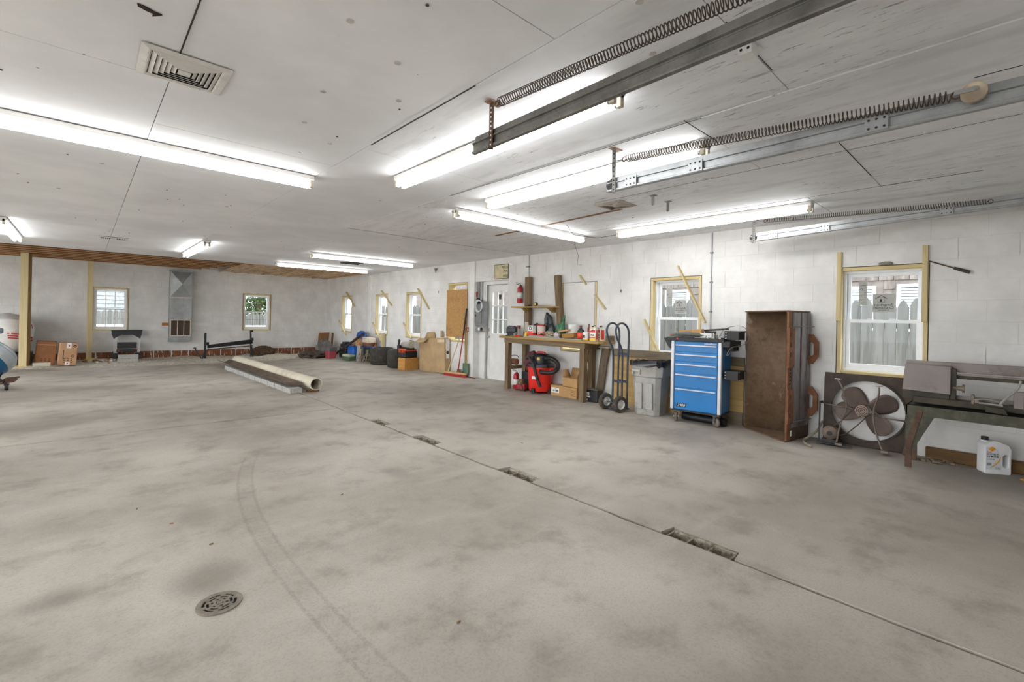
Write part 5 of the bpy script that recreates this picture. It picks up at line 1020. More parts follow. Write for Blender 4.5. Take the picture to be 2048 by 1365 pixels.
fuelcan('tall white, red and yellow solvent can at the right end of the bench', 5.93, 4.53, .1, .055); fuelcan('second white and red solvent can at the very right end of the bench', 6.06, 4.49, -.4, .045)
GP = WOOD('grey_lath', (150, 146, 138), (184, 180, 172), 'y')
for i, (x, y0, y1, z) in enumerate(((5.80, 4.66, 5.98, 0), (5.82, 5.15, 5.86, .018))):
    o = MB().bx(-.018,.018,y0-y1,0,0,.017).build('grey_lath', GP); item(o, ('long grey lath along the front edge of the bench', 'shorter grey lath lying on the long one on the bench')[i], 'lath', x+.005, y1, BT+z)
g = thing('hand_saw', 'hand saw with dark blade lying on the small shelf', 'saw', (6.05, 5.95, 1.536)); MB().prism([(.1,0),(-.38,-.02),(-.38,.02),(.1,.08)], .004, .006, frame((0,1,0),(-1,0,0),(0,0,0)) ).build('blade', DSTEEL, g); MB().tube([(-.0,.10,.01),(-.05,.14,.015),(-.08,.10,.015),(-.04,.09,.012)], .012, 8, True).build('handle', BLACK, g)
g = thing('tape_measure', 'black and yellow tape measure on the small shelf', 'tape measure', (6.03, 5.92, 1.538)); MB().cyl((-.02,0,.033),(.02,0,.033),.033,n=18).build('case', BLACK, g); MB().cyl((-.022,0,.033),(.022,0,.033),.02,n=14).build('badge', M('yellow', (236, 190, 50), .5), g)
# under the bench --------------------------------------------------
v = thing('shop_vacuum', 'red shop vacuum with black motor head and hose under the bench', 'vacuum', (5.98, 5.72, 0), .15)
MB().lathe([(0,.04),(.19,.04),(.205,.06),(.225,.43),(.235,.44),(.235,.46),(0,.46)], 28).build('tank', RED, v)
for s in (-1, 1): MB().bx(-.05,.05,s*.225-.025,s*.225+.03,.40,.455).build('tank_handle', RED, v, bevel=.008)
MB().lathe([(.24,.46),(.242,.49),(.225,.515),(.15,.53),(0,.53)], 28).build('lid', M('vac_dark', (44, 46, 52), .4), v); hd = MB().lathe([(.16,.52),(.165,.60),(.155,.66),(.12,.69),(0,.695)], 24).build('motor_head', M('vac_black', (30, 32, 36), .35), v)
MB().tube(smooth_pts([(0,-.10,.68),(0,-.07,.715),(0,.07,.715),(0,.10,.68)]), .014, 8).build('carry_handle', M('lid_red', (206, 52, 46), .45), hd); MB().box((-.155,-.06,.61), (.012,.055,.05)).build('badge', M('badge_gold', (214, 178, 90), .4), hd); MB().box((-.12,.09,.66), (.09,.12,.02)).build('switch_plate', BLACK, hd)
for s in (-1, 1):
    for y in (-.05, .05): MB().box((-.1*1, s*.2+y*0, .485), (.05,.05,.05)).build('latch', BLACK, v)
hp = smooth_pts([(-.17,-.12,.40),(-.21,-.20,.39),(-.16,-.36,.40),(-.06,-.40,.47),(-.02,-.36,.56),(-.02,-.24,.62),(-.10,-.14,.62)], 8); MB().tube(hp, [.034+.003*(k % 2) for k in range(len(hp))], 12).build('hose', M('hose_black', (34, 34, 36), .4, var=.2), v)
hp = smooth_pts([(-.14,.20,.60),(-.20,.10,.62),(-.24,.0,.54),(-.255,-.06,.40),(-.25,-.12,.25),(-.24,-.17,.14)], 6); MB().tube(hp, .026, 12).build('wand', BLACK, v)
for a in range(4): c_, s_ = math.cos(a*PI/2+PI), math.sin(a*PI/2+PI); g_ = MB().box((.2*c_,.2*s_,.075), (.07,.07,.05)).build('caster_mount', BLACK, v, bevel=.006); MB().cyl((.205*c_-.012,.205*s_,.03),(.205*c_+.012,.205*s_,.03),.03,n=14).build('caster_wheel', M('vac_black', (30, 32, 36), .35), g_)
MB().bx(-.232,-.222,-.09,.02,.26,.31).build('badge_strip', VINYL, v)
g = thing('floor_carton', 'long low brown carton with a white label under the bench', 'carton', (5.96, 5.17, 0)); MB().bx(0,.22,-.29,.28,0,.175).build('carton_body', CARD, g, bevel=.002); lb = MB().bx(-.0015,-.0002,.09,.27,.05,.135).build('label', PAPER, g)
for k_, (a_, b_, h_) in enumerate(((.11,.13,.035),(.135,.15,.03),(.155,.17,.03),(.19,.2,.03),(.205,.215,.025),(.22,.228,.03))): MB().bx(-.0022,-.0014,a_,b_,.072,.072+h_).build('print', INK, lb)
MB().bx(-.0022,-.0014,.14,.20,.115,.12).build('print', INK, lb)
for k in range(4): MB().bx(-.0012,-.0002,-.27,-.16,.04+k*.028,.046+k*.028).build('print', M('brown_ink', (120, 84, 50), .8), g)
MB().bx(-.001,.2,.0,.27,.176,.178).build('taped_top', CARD2, g)
g = thing('open_carton', 'open brown carton with raised flaps on top of the long carton', 'carton', (6.07, 5.03, .18), -.08); bxo = MB(); w_, d_ = .17, .10
bxo.bx(-d_,d_,-w_,w_,0,.004).bx(-d_,-d_+.004,-w_,w_,0,.15).bx(d_-.004,d_,-w_,w_,0,.15).bx(-d_,d_,-w_,-w_+.004,0,.15).bx(-d_,d_,w_-.004,w_,0,.15); bxo.build('carton_body', CARD, g); MB().bar((-d_+.06,-w_,.15),(-d_+.1,-w_-.03,.29),.002,.14,(1,0,0)).build('flap', CARD, g)
MB().add([(d_,-w_,.15),(d_,w_,.15),(d_+.03,w_,.30),(d_+.03,-w_,.30)],[(0,1,2,3)]).build('flap', CARD, g, thick=.004); MB().add([(-d_,w_,.15),(d_,w_,.15),(d_-.02,w_+.05,.27),(-d_+.06,w_+.05,.27)],[(0,1,2,3)]).build('flap', CARD, g, thick=.004); text('print', 'DO', .10, CARD2, g, frame((0,-1,0),(0,0,1),(d_+.008,-.05,.22)))
extinguisher('red and white fire extinguisher standing on the floor under the bench', (5.93, 6.30, 0), .5, .9)
bag('maroon_sack', 'maroon cloth sack tied at the top under the bench', 6.09, 6.09, (.09, .13, .17), M('maroon_cloth', (104, 56, 66), .9, var=.25, scale=14, bump=.4), ([(0,.0,.28),(0,-.06,.33),(0,-.10,.36)], [.08,.05,.03]), 8, .34)
random.seed(21)
g = thing('parts_crate', 'black crate holding up the maroon sack under the bench', 'crate', (6.10, 6.10, 0)); MB().bx(-.09,.08,-.12,.12,0,.33).build('crate_body', BLACK, g, bevel=.006); 
for z in (.08,.18,.28): MB().bx(-.096,-.09,-.12,.12,z-.012,z+.012).build('crate_rib', DSTEEL, g)
g = thing('small_engine', 'small red engine with fuel cap on the floor beside the vacuum', 'engine', (5.89, 6.09, 0), .2); MB().bx(-.06,.06,-.09,.09,.02,.12).build('engine_block', M('engine_red', (150, 40, 40), .5, dirt=(60, 44, 40), dirt_amt=.4), g, bevel=.01); MB().cyl((0,.03,.12),(0,.03,.2),.05,n=14).build('fuel_tank', M('tan_tank', (150, 124, 84), .6), g); MB().bx(-.07,.07,-.1,.1,0,.02).build('skid', BLACK, g); MB().tube([(-.07,-.08,.02),(-.08,-.02,.14),(-.06,.04,.22)], .006, 6).build('pull_cord', BLACK, g)
g = thing('old_pump', 'old rusty pump with black hose loops on the bench rail', 'pump', (6.0, 6.42, .422)); MB().cyl((0,-.06,.07),(0,.05,.07),.06,n=16).build('pump_body', RUST('pump_rust', [(120, 70, 50), (170, 110, 70), (150, 140, 120)], 20), g); MB().bx(-.05,.05,-.05,.03,0,.02).build('pump_foot', VINYL, g); MB().tube(smooth_pts([(-.03,.05,.12),(-.05,.09,.16),(-.04,.0,.19),(0,-.08,.18),(.02,-.1,.1)]), .006, 6).build('hose', BLACK, g)
# more small things on the bench and shelf
random.seed(55)
def tin(lab, x, y, r, h, m, lid=None, z=BT):
    g = thing('tin_can', lab, 'can', (x, y, z)); MB().lathe([(0,0),(r,0),(r,h),(r*.94,h+.003),(0,h+.003)], 16).build('can_body', m, g); MB().ring(r*1.03, r*.95, h-.004, h+.004, 16).build('can_rim', STEEL, g)
    if lid: MB().lathe([(r*1.01,h*.25),(r*1.01,h*.75)], 16, None, False).build('can_label', lid, g, thick=.0006)
    return g
tin('small grey tin between the tin sheet and the fittings', 6.06, 6.20, .04, .11, M('tin_grey', (132, 128, 120), .4, .4), M('label_maroon', (120, 50, 48), .6))
tin('rusty open tin behind the red caddy', 6.02, 5.59, .038, .10, RUSTY)
tin('dark tin next to the white pail', 6.11, 4.93, .045, .12, M('tin_dark', (70, 66, 60), .5, .3), M('label_tan2', (180, 150, 104), .6))
for i, (x, y, a, c) in enumerate(((5.835, 6.12, .5, RED), (5.84, 4.58, -.2, M('yellow', (236, 190, 50), .5)), (5.85, 6.40, 1.2, BLACK))):
    g = thing('screwdriver', ('red-handled screwdriver near the yellow bottle', 'yellow-handled screwdriver at the right bench edge', 'black-handled screwdriver by the motor')[i], 'screwdriver', (x, y, BT), a); MB().cyl((0,0,.012),(0,.09,.012),.012,.01,8).build('handle', c, g); MB().cyl((0,.09,.012),(0,.19,.012),.003,n=6).build('blade', STEEL, g)
g = thing('pliers', 'black pliers lying on the small shelf', 'pliers', (6.03, 6.14, 1.531)); MB().tube([(0,-.08,.008),(.015,-.02,.008),(0,.02,.008)], .007, 6).build('handle', BLACK, g); MB().tube([(.03,-.08,.008),(.015,-.02,.008),(.028,.02,.008)], .007, 6).build('handle', BLACK, g); MB().bx(0,.03,.02,.06,.003,.013).build('jaw', DSTEEL, g)
# ------------------------------------------------------------------ right wall clutter between the door and the back corner
random.seed(31)
# push broom, shovels
g = thing('push_broom', 'push broom with pale wooden handle and red bristles in front of the carton', 'broom', (6.06, 8.40, 0)); MB().box((0,0,.075), (.07,.66,.035), (0,0,.16)).build('broom_block', WOOD('broom_block', (196, 160, 110), (214, 182, 134), 'y'), g, bevel=.004); br = MB()
for k in range(60): y = -.31+k*.0105; x = -y*.16; br.box((x,y,.03), (.06,.008,.06), (random.uniform(-.1,.1), random.uniform(-.08,.08), 0))
tag(br.build('bristles', M('bristle_red', (186, 58, 56), .8, var=.2, scale=40), g), kind='stuff'); MB().cyl((0,.27,.09), (.05,-.06,.83), .013, n=10).build('handle', PINE, g)
g = thing('garden_rake', 'red-handled tool with black grip leaning beside the chipboard window', 'hand tool', (6.17, 8.33, 0)); MB().cyl((-.02,.08,.12), (.0,-.05,.9), .013, n=10).build('handle', M('red_handle', (176, 44, 58), .5), g); MB().cyl((.0,-.05,.9), (.025,-.13,1.50), .017, .02, 10).build('grip', BLACK, g); MB().prism([(-.08,0),(.08,0),(.06,.15),(-.06,.15)], -.008, .008, frame((0,1,0),(.1,0,1),(-.005,.09,.0))).build('head', OLDW, g)
g = thing('shovel', 'shovel with green blade and pale wooden handle by the white pilaster', 'shovel', (6.185, 8.17, 0)); MB().cyl((0,0,.30), (.0,.0,1.0), .016, n=10).build('handle', WOOD('handle_tan', (160, 136, 92), (186, 160, 114), 'z'), g)
def bld(u, v): z = .30-.30*v; w = .11*math.sqrt(max(.02, 1-(max(0, v-.45)/.56)**2)); t = (u-.5)*2; return (-.01-.03*(1-t*t), t*w, z)
MB().grid(bld, 8, 10).build('blade', M('shovel_green', (92, 124, 100), .5, .3, var=.15, dirt=(110, 90, 70), dirt_amt=.3), g, thick=.004); MB().tube([(0,.05,1.0),(0,.05,1.08),(0,-.05,1.08),(0,-.05,1.0)], .014, 8, True).build('d_grip', M('grip_red', (168, 70, 48), .5), g)
g = thing('spade', 'second spade with dark blade behind the green shovel', 'spade', (6.212, 8.24, 0)); MB().cyl((0,0,.28), (.0,.02,1.05), .015, n=10).build('handle', WOOD('handle_tan', (160, 136, 92), (186, 160, 114), 'z'), g); MB().grid(lambda u, v: (-.012*(1-(2*u-1)**2), (u-.5)*.17, .29-.28*v), 6, 6).build('blade', DSTEEL, g, thick=.004)
o = MB().tube(smooth_pts([(0,-.32,.01),(0,-.2,.012),(.01,0,.012)]), .01, 6).build('red_wood_strip', M('redwood', (136, 62, 40), .7)); o.location = (6.17, 8.14, 0); tag(o, 'short reddish strip on the floor at the foot of the pilaster', 'strip')
# big flat carton leaning
g = thing('flat_carton', 'large flat tan carton leaning against the wall with open flaps', 'carton', (6.17, 9.36, 0), R(2)); g.rotation_euler = (R(-3), 0, R(1.5))
MB().bx(-.10,.05,-.53,.52,.0,.80).build('carton_body', CARD2, g, bevel=.003); MB().add([(-.10,.50,.80),(-.10,.10,.80),(-.22,.16,.70),(-.22,.56,.70)], [(0,1,2,3)]).build('flap', CARD2, g, thick=.005); MB().add([(.05,.50,.80),(.05,.05,.80),(.06,.10,.95),(.06,.40,.95)], [(0,1,2,3)]).build('flap', CARD2, g, thick=.005)
MB().bx(-.1015,-.1,-.52,-.25,.70,.765).build('scuff', M('scuff', (214, 196, 168), .9, var=.1, scale=30), g); MB().bx(-.06,.02,-.5312,-.53,.48,.62).bx(-.06,.02,-.5312,-.53,.33,.46).build('print_patch', PAPER, g); MB().bx(-.07,.04,-.5318,-.53,.55,.79).build('paper_sheet', M('sheet', (226, 218, 214), .8), g); MB().bx(-.05,.01,-.5325,-.531,.43,.50).build('print', INK, g)
o = MB().cyl((0,0,0), (0,0,.15), .035, n=14).build('rolled_paper', M('roll', (186, 166, 136), .8)); o.location = (6.19, 9.15, .83); tag(o, 'short cardboard tube standing on the flat carton', 'tube')
# crate with small engine
g = thing('wooden_crate', 'shallow orange wooden box under the orange and black engine', 'crate', (5.90, 10.12, 0), R(4)); CW = WOOD('crate_wood', (190, 132, 62), (212, 160, 88), 'y')
for (a, b, c, d_) in ((-.20,-.185,-.13,.16),(.185,.2,-.13,.16),(-.185,.185,-.13,-.115),(-.185,.185,.145,.16)): MB().bx(a,b,c,d_,0,.29).build('side_board', CW, g, bevel=.002)
MB().bx(-.185,.185,-.115,.145,0,.012).build('bottom_board', CW, g)
g = thing('mower_engine', 'orange and black tiller engine with grey muffler pipe on the wooden box', 'engine', (5.90, 10.16, .291)); OR = M('engine_orange', (206, 84, 44), .5, var=.15, scale=20, dirt=(90, 46, 34), dirt_amt=.3)
MB().bx(-.17,.17,-.16,.18,0,.16).build('engine_block', M('engine_black', (30, 26, 26), .6, var=.3, scale=16), g, bevel=.02); MB().bx(-.18,.15,-.17,.17,.16,.22).build('orange_shroud', OR, g, bevel=.02)
for k in range(5): MB().bx(-.186,-.176,-.14+k*.06,-.11+k*.06,.12,.2).build('fin', OR, g)
MB().cyl((-.02,.2,.30), (-.06,-.26,.33), .075, .085, 18).build('muffler', M('muffler_grey', (176, 172, 160), .5, .2, var=.12), g, bevel=.004); MB().bx(-.14,.06,-.2,.15,.20,.25).build('bracket_plate', DSTEEL, g)
MB().cyl((-.16,.22,-.05), (-.14,.20,.38), .03, .024, 10).build('lever_post', BLACK, g); MB().ell((-.14,.20,.40), (.035,.035,.04), 12, 8).build('lever_knob', BLACK, g); MB().cyl((-.2,.2,-.02), (-.15,.2,-.02), .07, n=16).build('pulley', M('engine_black', (30, 26, 26), .6, var=.3, scale=16), g); MB().bx(-.18,-.1,.14,.24,-.1,.3).build('gear_case', M('engine_black', (30, 26, 26), .6, var=.3, scale=16), g, bevel=.02)
o = MB().ell((0,0,.04), (.08,.10,.05), 12, 7, jit=.22).build('dried_plant', M('dry_stalk', (96, 82, 58), .95, var=.3, scale=40, bump=.6), smooth=0); o.location = (6.08, 10.34, .61); tag(o, 'dry brown clump resting on the muffler by the window', 'dried clump')
# two tyres
TB = M('tyre_black', (58, 54, 50), .9, var=.22, scale=10, bump=.15, dirt=(78, 72, 64), dirt_amt=.35)
def tyre(lab, x, y, r, h):
    g = thing('tyre', lab, 'tyre', (x, y, 0)); MB().lathe([(r*.62,.03),(r*.8,.0),(r*.93,.015),(r,.07),(r,h-.07),(r*.93,h-.015),(r*.8,h),(r*.62,h-.03),(r*.58,h*.6),(r*.58,h*.4),(r*.62,.03)], 36, None, False).build('tyre_casing', TB, g); MB().lathe([(r*.805,h+.0005),(r*.7,h-.01)], 36, None, False).build('sidewall_band', M('sidewall', (88, 94, 100), .5), g)
tyre('wide dark tyre lying on its side, the one farther from the carton', 5.93, 11.58, .31, .455); tyre('wide dark tyre lying on its side, the one next to the wooden box', 5.93, 10.68, .28, .45)
# blue-ish clutter
def crumple(name, lab, cat, x, y, z, r, m, jit=.2, seed=1, n=18, mm=10):
    random.seed(seed); mb = MB().ell((0,0,r[2]*.7), r, n+14, mm+6, jit=jit*.6)
    for v in mb.v: v.z = max(0, v.z)
    o = mb.build(name, m, smooth=48); o.location = (x, y, z); return tag(o, lab, cat)
crumple('dark_tarp', 'crumpled dark brown plastic sheeting on the dirt by the back corner', 'tarp', 5.12, 14.42, -.01, (.36,.42,.13), M('dark_tarp', (74, 62, 54), .6, var=.4, scale=8, bump=.4), .28, 41, 26, 12)
crumple('grey_tarp', 'torn grey plastic sheet on the brown sheeting near the red cooler', 'tarp', 5.75, 15.15, .0, (.25,.3,.28), M('grey_tarp', (112, 106, 102), .6, var=.4, scale=8, bump=.4), .28, 43, 22, 10)
g = thing('cooler', 'faded red cooler with grey lid beside the brown sheeting', 'cooler', (5.48, 13.95, 0), R(8)); loft(MB(), [sqr(.11,.0,.15), sqr(.135,.22,.15)]).build('cooler_body', M('faded_red', (168, 72, 80), .5, var=.1), g); MB().bx(-.14,.14,-.14,.14,.22,.34).build('cooler_lid', M('cooler_grey', (96, 96, 98), .5), g, bevel=.02); MB().tube([(-.1,-.15,.2),(-.15,0,.36),(-.1,.15,.2)], .01, 8).build('handle', M('cooler_grey', (96, 96, 98), .5), g)
g = thing('compressor', 'small black compressor behind the red cooler', 'compressor', (6.0, 14.05, 0)); MB().bx(-.14,.14,-.26,.22,.0,.30).build('frame_box', M('comp_black', (34, 32, 34), .6, var=.3, scale=9), g, bevel=.03); MB().bx(-.10,.10,-.12,.10,.3,.48).build('motor', M('comp_black', (34, 32, 34), .6, var=.3, scale=9), g, bevel=.02); MB().cyl((-.1,.16,.36),(.1,.16,.36),.06,n=12).build('cylinder_head', DSTEEL, g); MB().tube([(-.15,-.3,.3),(-.15,.28,.31)], .012, 8).build('top_rail', M('grey_rail', (140, 132, 120), .5), g)
o = MB().bar((5.68,14.30,.03), (5.72,12.25,.80), .05, .05).build('black_bar', M('bar_black', (40, 36, 36), .5, var=.3)); tag(o, 'long black bar slanting up across the heap of clutter', 'bar')
g = thing('blue_bin', 'bright blue plastic bin behind the grey plank', 'bin', (5.90, 13.22, 0)); MB().bx(-.13,.13,-.2,.2,0,.40).build('bin_body', M('bin_blue', (40, 104, 196), .4, var=.1), g, bevel=.02); MB().bx(-.15,.15,-.22,.22,.38,.41).build('bin_rim', M('bin_blue', (40, 104, 196), .4, var=.1), g)
g = thing('hub_wheel', 'grey wheel disc leaning in the clutter', 'wheel', (6.08, 13.40, .412), 0); MB().lathe([(0,.02),(.05,.03),(.07,.0),(.12,.01),(.14,.04),(.14,.0),(.1,-.03),(0,-.02)], 24, frame((0,-1,.2),(.3,.1,1),(0,0,.15))).build('disc', M('wheel_grey', (110, 106, 102), .5, .3, var=.2), g)
g = thing('tan_carton', 'small tan carton on top of the clutter under the blue tarp', 'carton', (5.96, 13.02, .412)); MB().bx(-.1,.1,-.17,.17,0,.22).build('carton_body', M('tan', (196, 150, 106), .8), g, bevel=.003); MB().bx(-.101,.1,-.02,.02,.0,.221).build('tape', M('tape_tan', (214, 180, 140), .6), g)
g = thing('oval_tub', 'cream oval tub with brown underside on the clutter', 'tub', (6.0, 12.52, .44)); loft(MB(), [[(.14*k*math.cos(a*PI/12), .30*k*math.sin(a*PI/12), z) for a in range(24)] for k, z in ((.8,0),(.98,.10))]).build('tub_base', M('tub_brown', (128, 86, 56), .6), g); loft(MB(), [[(.14*k*math.cos(a*PI/12), .30*k*math.sin(a*PI/12), z) for a in range(24)] for k, z in ((1,.10),(1.04,.11),(1.0,.23),(.9,.24))]).build('tub_shell', M('cream', (224, 208, 190), .5), g)
g = thing('storage_tote', 'dark green storage tote behind the jack stands', 'tote', (6.07, 12.35, 0)); MB().bx(-.15,.15,-.30,.32,0,.40).build('tote_body', M('tote_green', (44, 62, 48), .5, var=.2), g, bevel=.02); MB().bx(-.165,.165,-.32,.34,.40,.438).build('tote_lid', M('tote_blue', (38, 84, 150), .45), g, bevel=.01)
crumple('blue_tarp', 'crumpled bright blue tarp on top of the clutter heap', 'tarp', 6.02, 13.03, .634, (.12,.22,.12), M('blue_tarp', (36, 86, 158), .45, var=.3, scale=12, bump=.4), .25, 47)
o = MB().bx(-.02,.02,-.09,.09,0,.46).build('grey_plank_end', GREYW); o.location = (5.76, 12.68, 0); o.rotation_euler = (R(3),R(3),0); tag(o, 'pale grey plank standing on end beside the jack stands', 'plank')
g = thing('tackle_box', 'small green tool box with pale lid on the floor by the clutter', 'tool box', (5.64, 13.02, 0), R(6)); MB().bx(-.10,.10,-.20,.20,0,.11).build('box_base', M('box_green', (84, 104, 78), .5), g, bevel=.01); MB().bx(-.10,.10,-.20,.20,.112,.18).build('box_lid', M('box_lid_green', (170, 178, 156), .5), g, bevel=.015); MB().bx(-.015,.015,-.06,.06,.18,.2).build('handle', M('box_green', (84, 104, 78), .5), g)
def stand(lab, x, y, rz):
    g = thing('jack_stand', lab, 'jack stand', (x, y, 0), rz, 'jack stands by the tyres'); TN = M('stand_tan', (150, 132, 110), .6, .2, var=.2)
    for (a, b) in ((-1,-1),(1,-1),(1,1),(-1,1)): MB().tube([(a*.10,b*.10,.008),(a*.025,b*.025,.26)], .009, 7).build('leg', TN, g)
    for z, k in ((.10,.078),(.2,.046)): MB().tube([(-k,-k,z),(k,-k,z),(k,k,z),(-k,k,z)], .006, 6, True).build('brace', TN, g)
    MB().cyl((0,0,.18),(0,0,.34),.022,n=12).build('column', TN, g); MB().box((0,0,.35),(.05,.09,.025)).build('saddle', TN, g, bevel=.004)
stand('tan steel jack stand nearest the green tool box', 5.72, 12.40, .3); stand('tan steel jack stand nearest the tyres', 5.76, 12.08, .1)
for k in range(3):
    o = MB().lathe([(.02,0),(.035,.01),(.035,.03),(.02,.04),(.02,.06),(0,.06)], 12).build('copper_fitting', M('copper', (150, 100, 76), .4, .5, var=.2)); o.location = (5.80, 13.06+.1*k, .412); tag(o, 'copper pipe fitting on the rim of the blue bin', 'fitting', 'copper fittings on the blue bin')
o = MB().cyl((0,0,0),(0,0,.82),.05,n=4).build('short_post', PINE, bevel=.002); o.location = (6.17, 11.99, 0); o.rotation_euler[2] = PI/4; tag(o, 'short pine post standing under the window over the tyres', 'post')
g = thing('bottle_jack', 'small rusty bottle jack on the storage tote', 'jack', (6.0, 12.08, .4395)); MB().lathe([(0,0),(.05,0),(.05,.015),(.03,.03),(.028,.09),(.045,.10),(.045,.11),(0,.11)], 14).build('jack_body', RUST('jack_rust', [(120, 60, 40), (160, 88, 60), (130, 96, 76)], 20), g)
g = MB().bx(-.012,.012,-.24,.24,0,.70).build('hardboard_sheet', WOOD('brown_panel', (150, 104, 64), (172, 126, 84), 'z', .5)); g.location = (5.98, 15.95, .0); g.rotation_euler = (R(0), R(6), R(-62)); tag(g, 'brown hardboard panel leaning in the back corner', 'panel')
g = MB().bx(-.012,.012,-.05,.05,0,.70).build('narrow_board', OLDW); g.location = (6.12, 15.55, .0); g.rotation_euler = (0, R(4), R(-50)); tag(g, 'narrow dark board leaning beside the brown panel in the corner', 'board')
# ------------------------------------------------------------------ pipe, gutter and block row on the slab seam
for k in range(11):
    L = .391; y = 7.98+k*.395; o = MB().bx(-.095,.095,0,L,0,.085).build('kerb_block', CMU, bevel=.004); o.location = (2.585-.016*k*.395/.4*.5, y, 0); o.rotation_euler[2] = random.uniform(-.01,.01)
    tag(o, 'flat grey kerb block under the brown gutter, %s from the near end' % ('first second third fourth fifth sixth seventh eighth ninth tenth eleventh'.split()[k]), 'concrete block', 'row of kerb blocks')
GUT = RUST('gutter_brown', [(74, 58, 50), (112, 92, 78), (140, 122, 104)], 5, .5, .3)
o = MB().grid(lambda u, v: ((u-.5)*.25, 5.0*v, .012+.05*abs(2*u-1)**2), 10, 6).build('brown_gutter', GUT, thick=.004); o.location = (2.60, 8.15, .088); o.rotation_euler[2] = R(.6); tag(o, 'long brown metal gutter lying on the row of concrete blocks', 'gutter')
PVC = M('pvc_cream', (214, 204, 184), .45, var=.08, scale=2.5, bump=.03, dirt=(180, 166, 144), dirt_amt=.3)
g = thing('large_pipe', 'long cream plastic pipe lying beside the gutter, open end towards the viewer', 'pipe', (2.885, 7.92, .136), R(.6)); MB().ring(.10,.09,0,5.2,32, frame((1,0,0),(0,0,1),(0,0,0)) @ Matrix.Rotation(PI,4,'X')).build('pipe_wall', PVC, g)
o = MB().bx(-.07,.11,-.05,.05,0,.033).build('pipe_block', OLDW_X); o.location = (2.85, 8.05, 0); tag(o, 'wood block propping the near end of the cream pipe', 'wood block'); o = MB().bx(-.1,.1,-.06,.06,0,.033).build('pipe_block', OLDW_X); o.location = (2.72+.05, 12.6, 0); tag(o, 'wood block propping the far end of the cream pipe', 'wood block')
# ------------------------------------------------------------------ back wall: duct, posts, boxes, stand
du = thing('furnace_duct', 'tall galvanised sheet metal duct with brown return grille on the back wall', 'duct', (2.05, YB-.005, .45)); SHEET = RUST('sheet_metal', [(142, 146, 146), (168, 172, 172), (190, 194, 194)], 3, .4, .6)
DW, DD = .255, .24
MB().bx(-DW,DW,-DD,0,.14,1.24).build('duct_lower', SHEET, du, bevel=.003)
m_ = MB(); z0, z1 = 1.27, 2.0; m_.bx(-DW,DW,-DD,0,z0,z1); m_.build('duct_upper', SHEET, du, bevel=.003); m_ = MB(); m_.add([(-DW+.01,-DD-.001,z0+.01),(DW-.01,-DD-.001,z0+.01),(DW-.01,-DD-.001,z1-.02),(-DW+.01,-DD-.001,z1-.02),(.02,-DD-.06,(z0+z1)/2)], [(0,1,4),(1,2,4),(2,3,4),(3,0,4)]); m_.build('cross_break', SHEET, du, smooth=0)
MB().bx(-DW-.012,DW+.012,-DD-.012,0,1.235,1.272).build('joint_strip', M('strip_grey', (196, 190, 186), .5), du, bevel=.003); MB().bx(-DW-.01,DW+.01,-DD-.01,0,1.99,2.03).build('joint_strip', SHEET, du); MB().bx(-DW-.01,DW+.01,-DD-.02,0,.0,.03).bx(-DW,DW,-DD,0,.03,.14).build('duct_foot', SHEET, du, bevel=.003)
gf = MB(); 
for (a, b, c, d_) in ((-.245,.245,.60,.625),(-.245,.245,.155,.18),(-.245,-.222,.18,.60),(.222,.245,.18,.60),(-.083,-.068,.18,.60),(.068,.083,.18,.60)): gf.bx(a,b,-DD-.014,-DD,c,d_)
gr = gf.build('grille_frame', M('grille_cream', (206, 198, 186), .5), du); BRN = M('grille_brown', (84, 66, 54), .7, var=.2, scale=60)
for x in (-.152, 0, .152):
    lv_ = MB(); lv_.bx(x-.068,x+.068,-DD-.002,-DD,.18,.60)
    for k in range(14): lv_.box((x,-DD-.006,.195+k*.03), (.136,.012,.004), (R(35),0,0))
    lv_.build('louvre_panel', BRN, gr)
g = MB().bx(-.6,.6,-.02,0,-.04,.04).build('wall_batten', PINE_X); g.data.materials[0] = WHITE; g.location = (2.26, YB-.003, .94); tag(g, 'white painted rail on the back wall behind the duct', 'rail'); g2 = MB().bx(-.60,-.45,-.022,-.0,-.042,.042).build('bare_end', WOOD('orange_end', (176, 112, 50), (196, 132, 66), 'x'), g); g2.location = (-.01,0,0)
def post(lab, x, y, w, d_, two=False):
    g = thing('timber_post', lab, 'post', (x, y, 0)); MB().bx(-w/2,w/2,-d_/2,d_/2,.02,2.54).build('post_timber', PINE, g, bevel=.003); MB().bx(-w/2-.09,w/2+.1,-d_/2-.06,d_/2+.06,-.02,.02).build('base_plate', PINE_X, g)
    if two: MB().bx(w/2,w/2+.04,-d_/2+.12,d_/2+.16,.02,2.54).build('post_timber', WOOD('post_side', (150, 118, 70), (178, 142, 90), 'z'), g, bevel=.003)
    return g
post('thick double pine post at the left edge in front of the white sack', -.965, 14.95, .125, .11, True); post('slender pine post beside the six-over-six window', .13, 16.02, .11, .09)
BRC = M('brown_box', (146, 98, 62), .8, var=.12, scale=6)
